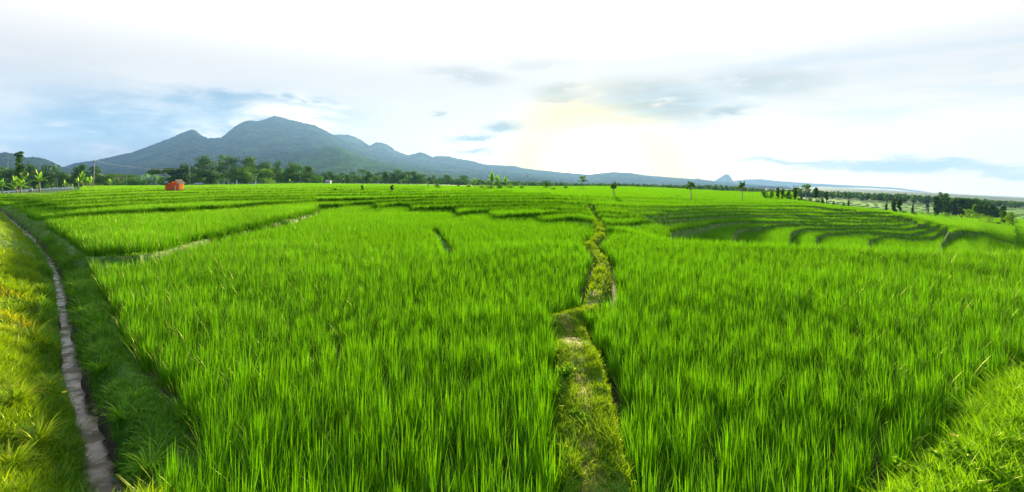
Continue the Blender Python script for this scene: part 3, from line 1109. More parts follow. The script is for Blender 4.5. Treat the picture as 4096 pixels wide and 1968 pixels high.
a = Acc()
weeds(a, 2.4, 7, 1500, 4, 3, 0.0075, 0.05, 0.20, left_bank)
weeds(a, 7, 14, 420, 4, 2, 0.013, 0.06, 0.22, left_bank)
weeds(a, 14, 44, 50, 4, 1, 0.034, 0.08, 0.26, left_bank)
tag(a.build('bank_grass', MAT['bank_leaf']), 'yellowish grass covering the high bank beside the ditch', 'grass', kind='stuff')
a = Acc()
weeds(a, 2.4, 7, 1300, 4, 3, 0.007, 0.04, 0.15, right_lip)
weeds(a, 7, 14, 420, 4, 2, 0.012, 0.05, 0.18, right_lip)
weeds(a, 14, 44, 60, 4, 1, 0.032, 0.07, 0.2, right_lip)
weeds(a, 8, 16, 160, 4, 2, 0.014, 0.05, 0.16, lambda X, Y: anywhere(X, Y) & ~path_zone(X, Y))
weeds(a, 16, 44, 34, 4, 1, 0.034, 0.06, 0.2, anywhere)
weeds(a, 44, 125, 12, 4, 1, 0.10, 0.10, 0.30, anywhere)
def brim(X, Y):
    px, _ = colinfo(X, Y)
    c, _ = poly_sd(X, Y, CANAL)
    return (np.abs(c + 0.0) > 0.10) & (np.abs(c) < 0.32) & (px < 1500) & (Y < 20)


weeds(a, 2.4, 7, 900, 4, 4, 0.008, 0.08, 0.20, brim, 0.7)
weeds(a, 7, 20, 420, 4, 2, 0.014, 0.12, 0.26, brim, 0.7)
tag(a.build('bund_grass', MAT['weed_leaf']), 'short dark grass along the terrace bunds and ditch edge', 'grass', kind='stuff')
a = Acc()


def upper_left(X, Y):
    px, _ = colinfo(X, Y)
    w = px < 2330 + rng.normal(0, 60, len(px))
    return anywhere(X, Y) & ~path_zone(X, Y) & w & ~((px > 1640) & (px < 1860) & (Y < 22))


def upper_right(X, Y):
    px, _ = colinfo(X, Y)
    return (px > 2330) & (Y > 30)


weeds(a, 17, 28, 170, 8, 1, 0.026, 0.34, 0.38, upper_left, 0.12, dark=0.7)  # dark weed strips stand in for the shaded rice side of each terrace
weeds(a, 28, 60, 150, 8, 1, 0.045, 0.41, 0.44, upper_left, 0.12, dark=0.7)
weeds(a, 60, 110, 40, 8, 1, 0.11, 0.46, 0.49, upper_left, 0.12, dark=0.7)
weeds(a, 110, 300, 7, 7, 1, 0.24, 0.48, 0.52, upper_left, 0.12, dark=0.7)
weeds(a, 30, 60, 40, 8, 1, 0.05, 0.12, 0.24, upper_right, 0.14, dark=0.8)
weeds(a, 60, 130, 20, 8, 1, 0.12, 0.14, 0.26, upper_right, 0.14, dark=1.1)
tag(a.build('shade_stripe_weeds', MAT['shade_stripe_leaf']), 'tall weeds coloured as the shaded rice sides at the edges of the upper terraces', 'weeds', kind='stuff')
a = Acc()
weeds(a, 2.4, 8.8, 2300, 4, 3, 0.0065, 0.025, 0.13, path_zone)
weeds(a, 8.8, 42, 200, 5, 2, 0.014, 0.06, 0.20, path_zone)
tag(a.build('path_grass', MAT['bank_leaf']), 'low weeds and grass growing along the trodden path', 'grass', kind='stuff')
a = Acc()
weeds(a, 2.4, 9, 1300, 4, 3, 0.0085, 0.07, 0.26, corner)
tag(a.build('corner_grass', MAT['fresh_leaf']), 'long bright grass on the curved bank near the paddy corner', 'grass', kind='stuff')

# ------------------------------------------------------------------ trees and other plants
simple_mat('bark', (0.16, 0.12, 0.08), 0.9, 0.35, 4.0, bump=0.5)
simple_mat('pale_bark', (0.34, 0.30, 0.24), 0.9, 0.3, 4.0, bump=0.4)
simple_mat('banana_stem', (0.22, 0.24, 0.07), 0.7, 0.4, 5.0)
simple_mat('concrete', (0.42, 0.41, 0.38), 0.85, 0.15, 3.0)
simple_mat('white_paint', (0.80, 0.78, 0.72), 0.6, 0.08, 2.0)
simple_mat('cable', (0.06, 0.06, 0.06), 0.6, 0.1)


def tube(pts, rad, sides=7):
    """tapered tube along points -> verts, faces"""
    pts = [Vector(p) for p in pts]
    V, Fc = [], []
    for i, p in enumerate(pts):
        t = (pts[min(i + 1, len(pts) - 1)] - pts[max(i - 1, 0)]).normalized()
        u = t.orthogonal().normalized()
        if i:
            u = (up - t * up.dot(t)).normalized()
        up = u
        w = t.cross(u)
        for k in range(sides):
            a = 2 * math.pi * k / sides
            V.append(p + (u * math.cos(a) + w * math.sin(a)) * rad[i])
    for i in range(len(pts) - 1):
        for k in range(sides):
            a, b = i * sides + k, i * sides + (k + 1) % sides
            Fc.append((a, b, b + sides, a + sides))
    Fc.append(tuple(range(sides))[::-1])
    Fc.append(tuple((len(pts) - 1) * sides + k for k in range(sides)))
    return V, Fc


class Part:
    def __init__(s):
        s.V, s.F = [], []

    def add(s, V, Fc):
        b = len(s.V)
        s.V += [tuple(v) for v in V]
        s.F += [tuple(i + b for i in f) for f in Fc]

    def tube(s, pts, rad, sides=7):
        s.add(*tube(pts, rad, sides))

    def box(s, c, d, rz=0.0):
        cx, cy, cz = c
        x, y, z = d[0] / 2, d[1] / 2, d[2] / 2
        ca, sa = math.cos(rz), math.sin(rz)
        V = []
        for k in (-z, z):
            for j in (-y, y):
                for i in (-x, x):
                    V.append((cx + i * ca - j * sa, cy + i * sa + j * ca, cz + k))
        s.add(V, [(0, 2, 3, 1), (4, 5, 7, 6), (0, 1, 5, 4), (2, 6, 7, 3), (0, 4, 6, 2), (1, 3, 7, 5)])

    def build(s, name, mat, parent=None, smooth=False):
        return mesh_obj(name, s.V, s.F, MAT[mat], parent=parent, smooth=smooth)


def leaf_cloud(lobes, n, size, r, shell=0.55, tint0=0.45, flat=0.0):
    """leaf-sized faces through the volume of a crown; lobes: (x, y, z, rx, ry, rz)"""
    L = np.array(lobes, float)
    w = L[:, 3] * L[:, 4] + L[:, 4] * L[:, 5]
    li = r.choice(len(L), n, p=w / w.sum())
    d = r.normal(0, 1, (n, 3))
    d /= np.linalg.norm(d, axis=1)[:, None]
    rad = shell + (1 - shell) * r.uniform(0, 1, n) ** 0.7
    # ragged outline: radius varies with direction
    rag = 1 + 0.34 * fbm(d[:, 0] * 2.6 + li * 3.7, d[:, 2] * 2.6 + d[:, 1] * 2.1, 5, 3)
    c = L[li, :3] + d * L[li, 3:] * (rad * rag)[:, None]
    nrm = d + r.normal(0, 0.7, (n, 3))
    nrm[:, 2] += flat
    nrm /= np.linalg.norm(nrm, axis=1)[:, None]
    u = np.cross(nrm, r.normal(0, 1, (n, 3)))
    u /= np.linalg.norm(u, axis=1)[:, None]
    v = np.cross(nrm, u)
    s = size * r.uniform(0.5, 1.25, n)[:, None]
    V = np.stack([c - u * s * 0.5, c + v * s * 0.32, c + u * s * 0.5, c - v * s * 0.32], 1).reshape(-1, 3)
    q = (np.arange(n) * 4)[:, None] + np.arange(4)[None, :]
    lobt = r.uniform(-0.28, 0.28, len(L))
    tint = tint0 + lobt[li] + r.normal(0, 0.16, n)
    return V, q, np.repeat(np.clip(tint, 0, 1), 4)


def put_crown(name, lobes, n, size, r, mat, parent, **k):
    V, q, t = leaf_cloud(lobes, n, size, r, **k)
    return mesh_obj(name, V, None, MAT[mat], parent=parent, quads=q, attrs={'tint': t})


def rng_of(*k):
    return np.random.default_rng(abs(hash(tuple(int(v * 7) for v in k))) % (2 ** 31))


def make_tree(pos, h, w, kind, mat='tree_leaf', tint=0.45, seed=0):
    """returns the Empty; crown width w, height h, in metres"""
    r = np.random.default_rng(1000 + seed)
    o = empty({'bush': 'bush', 'palm': 'palm_tree'}.get(kind, 'tree'), pos, 0.0)
    rad = w / 2 * (1.4 if kind in ('round', 'oval', 'tall', 'umbrella', 'cone') else 1.0)
    tk = Part()
    lobes = []
    bark = 'bark'
    leaf = float(np.clip(h * 0.062, 0.10, 0.95))
    if kind in ('round', 'tall', 'umbrella', 'airy', 'cone', 'oval'):
        if kind == 'round':
            cb = 0.12
        elif kind == 'oval':
            cb = 0.22
        elif kind == 'cone':
            cb = 0.10
        elif kind == 'tall':
            cb = 0.42
        elif kind == 'umbrella':
            cb = 0.52
        else:
            cb = 0.30
        lean = r.normal(0, 0.03) * h
        tr = max(0.012 * h + 0.05, 0.07)
        tk.tube([(0, 0, -0.4), (lean * .3, 0, h * cb), (lean * .6, 0, h * (cb + 1) / 2), (lean, 0, h * 0.93)], [tr * 1.3, tr, tr * .6, tr * .15], 7)
        nl = {'round': 13, 'oval': 9, 'tall': 12, 'umbrella': 12, 'airy': 17, 'cone': 11}[kind]
        for k in range(nl):
            f = (k + 0.5) / nl
            zf = cb + (1 - cb) * f * 0.96
            if kind == 'umbrella':
                zf = 0.66 + 0.26 * r.uniform() ** 0.7
                rr = rad * math.sqrt(r.uniform(0.05, 1)) * 0.85
                lr = rad * r.uniform(0.28, 0.42)
                lz_ = h * 0.10
                zf -= 0.10 * (rr / rad) ** 2
            elif kind == 'cone':
                env = rad * (1 - (zf - cb) / (1 - cb)) ** 0.75 + 0.08 * rad
                rr = env * r.uniform(0.1, 0.55)
                lr = env * r.uniform(0.5, 0.7) + 0.05 * rad
                lz_ = h * 0.10
            elif kind == 'airy':
                rr = rad * r.uniform(0.10, 0.80) * (1.1 - 0.5 * f)
                lr = rad * r.uniform(0.18, 0.34)
                lz_ = lr * 1.1
            else:
                u = (zf - cb) / (1 - cb)
                env = rad * math.sqrt(max(0.05, 1 - (1.75 * (u - 0.42)) ** 2 * (0.75 if kind == 'round' else 0.9)))
                rr = env * r.uniform(0.15, 0.62)
                lr = env * r.uniform(0.38, 0.55)
                lz_ = h * (1 - cb) * r.uniform(0.13, 0.19)
            a = r.uniform(0, 6.283) if kind != 'airy' else k * 2.4
            c = (lean * zf + math.cos(a) * rr, math.sin(a) * rr, min(h * zf, h - lz_ * 0.9))
            lobes.append((*c, lr, lr, lz_))
            z0 = max(h * (zf - 0.16), h * cb * 0.8)
            tk.tube([(lean * z0 / h, 0, z0), ((c[0] + lean * zf) / 2, c[1] / 2, (z0 + c[2]) / 2 + 0.02 * h), c], [tr * .45, tr * .28, tr * .08], 5)
        n = {'round': 3000, 'oval': 2200, 'tall': 2600, 'umbrella': 2600, 'airy': 620, 'cone': 2200}[kind]
        if h < 6:
            n = int(n * 0.6)
        put_crown('crown', lobes, n, leaf, r, mat, o, shell=0.45, tint0=tint, flat=0.8 if kind == 'umbrella' else 0.2)
    elif kind == 'bush':
        for k in range(7):
            a = r.uniform(0, 6.283)
            rr = rad * r.uniform(0.1, 0.55)
            hh = h * r.uniform(0.45, 0.78)
            lobes.append((math.cos(a) * rr, math.sin(a) * rr, hh * 0.55, rad * r.uniform(.35, .5), rad * r.uniform(.35, .5), hh * 0.6))
            tk.tube([(0, 0, -0.1), (math.cos(a) * rr * .6, math.sin(a) * rr * .6, hh * 0.5)], [0.05, 0.02], 5)
        put_crown('foliage', lobes, 900, max(leaf, 0.14), r, mat, o, shell=0.3, tint0=tint, flat=0.2)
    elif kind == 'palm':
        bend = r.normal(0, 0.06) * h
        tk.tube([(0, 0, -0.4), (bend * .2, 0, h * .3), (bend * .6, 0, h * .6), (bend, 0, h * .86)], [0.24, 0.16, 0.14, 0.12], 8)
        V, Q, T, n = [], [], [], 0
        top = Vector((bend, 0, h * .86))
        for k in range(22):
            a = k * 2.399 + r.normal(0, .2)
            elv = r.uniform(-0.5, 1.2)
            Lf = rad * r.uniform(0.9, 1.15)
            dx = Vector((math.cos(a), math.sin(a), 0))
            sx = Vector((-math.sin(a), math.cos(a), 0))
            prev = top
            for j in range(1, 8):
                t = j / 7
                p = top + dx * Lf * t * math.cos(elv * (1 - t * .4)) + Vector((0, 0, Lf * (math.sin(elv) * t * .8 - 0.75 * t * t)))
                for sgn in (-1, 1):
                    wd = Lf * 0.26 * math.sin(math.pi * min(1, t * .85 + .12))
                    e = p + sx * sgn * wd + Vector((0, 0, -wd * .75)) + dx * wd * .5
                    V += [prev, prev * .35 + p * .65, e]
                    T.append((n, n + 1, n + 2))
                    n += 3
                prev = p
        tv = np.array([tuple(v) for v in V])
        mesh_obj('crown', tv, None, MAT[mat], parent=o, tris=np.array(T), attrs={'tint': np.clip(np.repeat(r.normal(tint, .15, len(T)), 3), 0, 1)})
        bark = 'pale_bark'
    elif kind == 'leafy':
        # open crown of upswept leafy twigs on a pale trunk
        bark = 'pale_bark'
        tr = 0.045 + h * 0.008
        cb = 0.50
        tk.tube([(0, 0, -0.3), (0.02 * h, 0, h * .25), (0, 0, h * cb), (0.01 * h, 0, h * .8)], [tr * 1.4, tr, tr * .9, tr * .3], 7)
        for k in range(26):
            a = k * 2.4 + r.normal(0, .3)
            t = r.uniform(0, 1)
            rr = rad * (0.95 - 0.55 * t) * r.uniform(0.7, 1.05)
            z1 = h * (0.60 + 0.39 * t)
            z0 = h * (cb + 0.16 * t)
            e = (math.cos(a) * rr, math.sin(a) * rr, z1)
            mid = (math.cos(a) * rr * .45, math.sin(a) * rr * .45, z0 + (z1 - z0) * .4)
            tk.tube([(0, 0, z0), mid, e], [tr * .4, tr * .25, tr * .08], 5)
            for f in (0.55, 0.75, 0.92, 1.0):
                p = [mid[i] * (1 - f) + e[i] * f for i in range(3)]
                lobes.append((*p, rad * .15, rad * .15, h * .045))
        put_crown('crown', lobes, 1500, max(0.12, h * .05), r, mat, o, shell=0.1, tint0=tint, flat=0.4)
    elif kind == 'bamboo':
        for k in range(16):
            a = r.uniform(0, 6.283)
            rr = rad * .55 * r.uniform(0, 1)
            hh = h * r.uniform(.6, 1)
            b0 = Vector((math.cos(a) * rr * .5, math.sin(a) * rr * .5, -0.1))
            e = Vector((math.cos(a) * rr * 1.2, math.sin(a) * rr * 1.2, hh))
            tk.tube([b0, (b0 + e) / 2 + Vector((0, 0, hh * .04)), e], [0.05, 0.04, 0.015], 5)
            for f in (0.35, 0.55, .72, .88, 1.0):
                p = b0 * (1 - f) + e * f
                lobes.append((*p, rad * .2, rad * .2, h * .10))
        put_crown('foliage', lobes, 1300, max(0.2, h * .07), r, mat, o, shell=0.1, tint0=tint)
        bark = 'banana_stem'
    tk.build('trunk' if kind != 'bush' else 'stem', bark, o, True)
    return o


def banana_leaf_strip(r, L, w, a, el, droop):
    """one big arched leaf with a channelled midrib; verts, quads, tris"""
    dx = Vector((math.cos(a), math.sin(a), 0))
    sx = Vector((-math.sin(a), math.cos(a), 0))
    n = 7
    V = []
    for j in range(n + 1):
        t = j / n
        p = dx * (L * t * math.cos(el)) + Vector((0, 0, L * (t * math.sin(el) - droop * t * t)))
        wd = w * 0.5 * (math.sin(math.pi * min(1, 0.10 + t * 0.9)) ** 0.6) * (1 if t > .12 else .2)
        nick = 1 - 0.25 * r.uniform()
        V += [p + sx * wd * nick + Vector((0, 0, wd * .35)), p, p - sx * wd * nick + Vector((0, 0, wd * .35))]
    Fc = []
    for j in range(n):
        b = j * 3
        Fc += [(b, b + 1, b + 4, b + 3), (b + 1, b + 2, b + 5, b + 4)]
    return V, Fc


def make_banana(pos, h, w, seed=0, split=False, tint=0.5, upright=0.0, nl=9):
    r = np.random.default_rng(4000 + seed)
    o = empty('banana_plant', pos, r.uniform(0, 6))
    sh = h * 0.46
    st = Part()
    st.tube([(0, 0, -0.2), (0.02, 0, sh * .5), (0, 0, sh)], [0.11 * h / 3.2, 0.085 * h / 3.2, 0.055 * h / 3.2], 8)
    st.build('stem', 'banana_stem', o, True)
    AV, AF, AT = [], [], []
    for k in range(nl):
        a = k * 2.4 + r.normal(0, .25)
        el = np.interp(k / (nl - 1), [0, 1], [0.35, 1.45]) + upright * .3 + r.normal(0, .1)
        L = max(h * 0.54, w * .5) * r.uniform(.85, 1.1)
        dr = max(0.05, 0.62 * (1 - k / nl)) * (1 - upright * .7)
        V, Fc = banana_leaf_strip(r, L, L * .27, a, el, dr)
        V = [v + Vector((0, 0, sh * (0.92 + .08 * k / nl))) for v in V]
        ti = float(np.clip(r.normal(tint, .2), 0, 1))
        if split:
            q = np.array(Fc)
            mesh_obj('leaf', np.array([tuple(v) for v in V]), None, MAT['banana_leaf'], parent=o, quads=q, attrs={'tint': np.full(len(V), ti)})
        else:
            b = len(AV)
            AV += V
            AF += [tuple(i + b for i in f) for f in Fc]
            AT += [ti] * len(V)
    if not split:
        mesh_obj('crown', np.array([tuple(v) for v in AV]), None, MAT['banana_leaf'], parent=o, quads=np.array(AF), attrs={'tint': np.array(AT)})
    return o


def rise(py, d):
    return H + (HY - py) / F * d


SEED = [0]


def plant(px, ytop, wpx, d, kind, label, group=None, mat='tree_leaf', tint=0.45, base=None, cat=None, **k):
    SEED[0] += 1
    pos = spot(px, base) if base else at(px, d)
    dd = pos.y
    h = max(rise(ytop - (7 if group in ('trees in the valley beyond the terraces', 'banana plants in the valley', TL) else 0), dd) - pos.z, 0.4)
    w = wpx / F * dd
    if kind == 'banana':
        o = make_banana(pos, h, w, SEED[0], tint=tint, **k)
        cat = cat or 'banana plant'
    else:
        o = make_tree(pos, h, w, kind, mat, tint, SEED[0])
        cat = cat or {'bush': 'bush', 'palm': 'palm tree', 'bamboo': 'bamboo'}.get(kind, 'tree')
    tag(o, label, cat, group)
    return o


TL = 'trees of the row behind the upper terraces'
far_row = [
    # px, top row, width, distance, kind, tint, label
    (15, 672, 70, 190, 'round', .35, 'dark broad tree behind the first utility pole at the guard rail'),
    (50, 680, 60, 200, 'round', .40, 'dark tree between the first utility pole and the tall airy tree'),
    (120, 650, 46, 300, 'cone', .30, 'dark pointed tree rising behind the tall airy tree'),
    (142, 668, 50, 210, 'round', .25, 'very dark round tree just behind the tallest banana plant'),
    (176, 692, 50, 200, 'round', .45, 'low bushy tree filling the gap between two dark round trees'),
    (207, 662, 58, 195, 'oval', .30, 'tall dark dome shaped tree standing above the middle of the guard rail'),
    (262, 697, 44, 220, 'round', .45, 'mid green low tree beyond the end of the guard rail'),
    (298, 694, 44, 230, 'round', .40, 'dull green tree behind the guard rail end, low and wide'),
    (326, 662, 48, 200, 'oval', .40, 'dome shaped dark tree directly behind the group of upright banana plants'),
    (378, 670, 60, 195, 'oval', .42, 'wide dome shaped tree behind the leaning utility pole'),
    (418, 708, 50, 230, 'round', .45, 'low dark tree between the leaning pole and the spreading tree'),
    (478, 697, 95, 185, 'umbrella', .55, 'broad spreading flat topped tree on a pale trunk'),
    (535, 714, 44, 260, 'round', .35, 'low dark tree beside the spreading flat topped tree'),
    (656, 677, 66, 220, 'umbrella', .45, 'flat crowned dark tree just left behind the orange hut'),
    (712, 678, 52, 225, 'round', .40, 'rounded dark tree just behind the peak of the orange hut roof'),
    (745, 662, 56, 235, 'round', .35, 'dark tree behind the twin concrete poles'),
    (790, 680, 70, 230, 'round', .45, 'wide low tree under the tall bare trunked tree'),
    (812, 628, 74, 250, 'tall', .30, 'tallest bare trunked tree with high dark clumped crown'),
    (845, 688, 50, 230, 'round', .50, 'soft green tree behind the single slim pole'),
    (868, 668, 44, 245, 'palm', .40, 'coconut palm at the edge of the largest dark crown'),
    (905, 627, 92, 250, 'tall', .25, 'largest dark tree of the row with ledges of foliage'),
    (940, 678, 70, 235, 'round', .55, 'mid green tree in front of the largest dark tree'),
    (998, 631, 74, 260, 'tall', .30, 'dark high tree next to the largest one'),
    (985, 672, 56, 235, 'round', .62, 'lighter green rounded tree below the second high tree'),
    (1012, 655, 60, 240, 'palm', .55, 'full coconut palm in front of the second high tree'),
    (1064, 652, 66, 255, 'round', .35, 'brownish dark tree between the palm and the conical tree'),
    (1070, 682, 44, 225, 'round', .75, 'light green tree standing before the brownish one'),
    (1113, 647, 62, 250, 'cone', .32, 'dark conical tree of the row'),
    (1150, 690, 46, 240, 'round', .45, 'low tree between the conical tree and the palm dome'),
    (1178, 655, 78, 245, 'round', .45, 'big domed tree with palm fronds among it'),
    (1202, 668, 56, 232, 'palm', .70, 'yellowish coconut palm leaning before the domed tree'),
    (1224, 668, 46, 250, 'oval', .40, 'upright tree at the end of the tall part of the row'),
    (1256, 697, 38, 290, 'round', .42, 'low tree where the tall row drops to the palm belt'),
    (1276, 703, 34, 300, 'palm', .60, 'small palm just past the end of the tall trees'),
    (1296, 697, 34, 310, 'round', .45, 'small rounded tree beside the grey roofed house'),
    (1329, 691, 42, 320, 'round', .42, 'rounded dark tree over the grey roofed house'),
    (1366, 697, 36, 320, 'palm', .55, 'short palm to the side of the grey roofed house'),
    (1392, 704, 34, 315, 'round', .50, 'low tree in the belt above the white speck on the field edge'),
    (1413, 691, 34, 320, 'palm', .60, 'palm next to the tallest palm of the belt'),
    (1446, 679, 44, 320, 'palm', .55, 'tallest coconut palm of the belt, above the first withered stump'),
    (1470, 691, 34, 325, 'round', .45, 'oval tree following the tallest palm of the belt'),
    (1500, 697, 34, 330, 'palm', .55, 'palm halfway between the two withered stumps, lower than its neighbours'),
    (1523, 692, 34, 330, 'palm', .60, 'upright palm halfway between the two withered stumps'),
    (1547, 692, 36, 330, 'round', .50, 'rounded tree just before the second withered stump'),
    (1572, 700, 34, 330, 'round', .45, 'low tree right above the second withered stump'),
    (1598, 684, 48, 330, 'round', .38, 'broad dark tree after the second withered stump'),
    (1630, 689, 40, 325, 'palm', .62, 'tall slim palm between the two broad dark trees'),
    (1662, 691, 52, 330, 'round', .40, 'broad domed tree ending the palm belt'),
    (1686, 702, 34, 340, 'round', .45, 'smaller tree leaning on the broad domed tree'),
    (1730, 704, 36, 420, 'cone', .40, 'thin pointed tree further off past the palm belt'),
    (1791, 705, 44, 430, 'round', .45, 'hazy rounded tree behind the little lone tree on the terrace'),
    (1855, 707, 46, 420, 'round', .45, 'hazy rounded tree behind the brown dry shrub'),
]
for i, (px, yt, w, d, kd, ti, lb) in enumerate(far_row):
    plant(px, yt, w * 1.12, max(d * 1.6, 372), kd, lb, TL, 'tree_leaf' if ti < 0.62 or kd == 'palm' else 'light_tree_leaf', ti)

# near the guard rail
plant(76, 606, 66, None, 'airy', 'tall thin tree with sparse tufts of foliage along a pale trunk', mat='tree_leaf', tint=.5, base=768)
BG = 'banana plants along the road and field edge'
ban = [
    (8, 708, 70, None, 775, 'banana plant with drooping leaves cut by the frame beside the first utility pole', dict(split=True, tint=.6)),
    (66, 692, 46, None, 784, 'banana plant in front of the airy tree trunk, leaves raised', dict(split=True, tint=.4)),
    (84, 700, 40, None, 782, 'slightly shorter banana plant of the pair below the airy tree', dict(split=True, tint=.5)),
    (158, 674, 58, None, 768, 'tallest banana plant with orange brown stem by the guard rail', dict(split=True, tint=.5)),
    (150, 732, 22, None, 766, 'small yellow green banana shoot hugging the tallest banana plant', dict(tint=.9, nl=6)),
    (199, 732, 24, None, 758, 'small bright banana plant just past the tallest one', dict(tint=.8, nl=7)),
    (258, 718, 36, None, 757, 'stubby bright banana plant at the middle of the rail end', dict(split=True, tint=.7)),
    (291, 735, 24, None, 754, 'low banana plant at the very end of the guard rail', dict(tint=.75, nl=6)),
    (314, 704, 22, None, 753, 'narrow upright banana plant of the roadside group', dict(tint=.6, upright=.9, nl=5)),
    (330, 682, 44, None, 753, 'highest banana plant of the roadside group, one leaf pointing up', dict(split=True, tint=.45)),
    (350, 706, 32, None, 753, 'banana plant in the roadside group with a bent leaf', dict(tint=.5)),
    (363, 702, 24, None, 753, 'banana plant closest to the leaning utility pole', dict(tint=.6, upright=.8, nl=5)),
    (411, 735, 12, None, 751, 'tiny banana shoot standing alone past the leaning pole', dict(tint=.8, nl=5)),
    (440, 711, 36, None, 751, 'banana plant in front of the spreading flat topped tree', dict(split=True, tint=.55)),
    (572, 694, 38, None, 741, 'banana plant around the foot of the slim bare stem', dict(tint=.5, upright=.4)),
    (592, 680, 42, None, 741, 'taller banana plant next to the yellowish bamboo', dict(tint=.5, upright=.4)),
    (744, 714, 9, None, 738, 'single rolled banana shoot beside the orange hut', dict(tint=.8, upright=1.0, nl=4)),
    (884, 696, 36, None, 738, 'banana plant at the field edge below the coconut palm', dict(tint=.65)),
    (1022, 700, 26, None, 737, 'yellowish banana plant at the field edge above the scarecrow', dict(tint=.85)),
    (1160, 714, 22, None, 737, 'banana plant at the field edge before the domed tree', dict(tint=.6)),
]
for px, yt, w, d, b, lb, kw in ban:
    plant(px, yt, w, d, 'banana', lb, BG, base=b, **kw)
edge = [
    (620, 702, 30, 740, 'bamboo', .85, 'light_tree_leaf', 'yellow green bamboo clump beside the tall banana plants'),
    (646, 706, 30, 740, 'bamboo', .80, 'light_tree_leaf', 'smaller bamboo clump touching the orange hut side'),
    (722, 704, 26, 738, 'bamboo', .70, 'light_tree_leaf', 'pale green thicket right behind the hut peak'),
    (775, 705, 24, 738, 'bamboo', .70, 'light_tree_leaf', 'upright light green thicket by the twin poles'),
    (846, 713, 40, 738, 'bush', .65, 'light_tree_leaf', 'light green bush at the foot of the slim pole'),
    (868, 708, 34, 738, 'bush', .60, 'light_tree_leaf', 'mixed green bush between the slim pole and the frame shelter'),
    (1050, 700, 30, 738, 'bush', .70, 'light_tree_leaf', 'tall green bush at the edge above the scarecrow'),
    (1075, 702, 36, 738, 'bush', .85, 'light_tree_leaf', 'bright lime bush of the field edge'),
    (1094, 716, 26, 738, 'bush', .95, 'light_tree_leaf', 'small yellowest bush below the conical tree'),
    (1184, 726, 40, 737, 'bush', .45, 'tree_leaf', 'low dark bush under the domed tree'),
    (1713, 724, 22, 752, 'palm', .75, 'light_tree_leaf', 'little feathery palm on the terrace edge'),
    (1749, 727, 21, 752, 'round', .60, 'tree_leaf', 'lone little round tree on the terrace edge'),
    (1757, 744, 28, 757, 'bush', .80, 'light_tree_leaf', 'lime bush at the foot of the lone little tree'),
    (1874, 727, 26, 754, 'bush', .75, 'light_tree_leaf', 'loose bright bush before the big banana clump'),
    (1928, 734, 32, 757, 'bush', .85, 'light_tree_leaf', 'lime bush between the small and the big banana clumps'),
    (1958, 732, 40, 760, 'bush', .55, 'light_tree_leaf', 'dark green shrub at the foot of the big banana clump'),
    (2000, 728, 40, 760, 'bush', .65, 'light_tree_leaf', 'shrub filling between the big banana clumps'),
    (2043, 728, 36, 758, 'bush', .80, 'light_tree_leaf', 'bright shrub past the big banana clumps'),
    (2086, 736, 26, 758, 'bush', .75, 'light_tree_leaf', 'small shrub below the thin mast'),
    (2186, 723, 29, 757, 'oval', .40, 'tree_leaf', 'single dark egg shaped tree in the glow of the sun'),
    (2331, 706, 38, 757, 'leafy', .50, 'light_tree_leaf', 'leafy tree lost in the glare right under the sun'),
    (2265, 742, 24, 758, 'bush', .50, 'light_tree_leaf', 'faint bush between the egg shaped tree and the sun'),
]
for px, yt, w, b, kd, ti, mt, lb in edge:
    plant(px, yt - 3, w * 1.25, None, kd, lb, 'plants on the terrace edges', mt, ti, base=b)
for px, yt, w, b, lb, kw in [
    (1902, 706, 24, 757, 'small upright banana plant before the big clumps', dict(tint=.7, upright=.6)),
    (1968, 687, 54, 760, 'biggest banana clump standing against the hazy ridge', dict(tint=.55, upright=.5, nl=14)),
    (1990, 694, 34, 760, 'lower banana plant on the side of the biggest clump', dict(tint=.6, upright=.3)),
    (2023, 698, 32, 758, 'separate banana plant to the side of the biggest clump', dict(tint=.65, upright=.5)),
]:
    plant(px, yt, w * 1.6, None, 'banana', lb, 'banana clump on the middle terrace', base=b, **kw)

# right half: lone trees on the terraces
RT = 'lone trees on the sunward terraces'
for px, yt, w, b, kd, ti, mt, lb in [
    (2455, 722, 28, 792, 'leafy', .55, 'light_tree_leaf', 'thin bright tree just past the sun, slender trunk'),
    (2763, 722, 46, 804, 'leafy', .40, 'light_tree_leaf', 'leafy tree with bare pale trunk on the terrace bank'),
    (2968, 725, 44, 808, 'leafy', .35, 'light_tree_leaf', 'leafy tree with thin bare trunk, small peak to its side'),
    (3057, 763, 28, 796, 'round', .35, 'tree_leaf', 'first low dark tree of the clump on the field edge'),
    (3084, 762, 28, 796, 'round', .38, 'tree_leaf', 'second low dark tree of the clump, flat topped'),
    (3112, 748, 17, 798, 'oval', .45, 'tree_leaf', 'narrow upright tree of the clump'),
    (3131, 755, 20, 799, 'oval', .45, 'tree_leaf', 'narrow tree a little lower than its twin'),
    (3157, 764, 24, 801, 'round', .42, 'tree_leaf', 'squat tree before the tall oval one'),
    (3180, 743, 27, 804, 'oval', .42, 'tree_leaf', 'tall oval tree joined to the wide leafy crown'),
    (3223, 737, 62, 810, 'leafy', .38, 'light_tree_leaf', 'widest leafy tree of the clump with upswept twigs'),
]:
    plant(px, yt, w, None, kd, lb, RT, mt, ti, base=b)
VT = 'trees in the valley beyond the terraces'
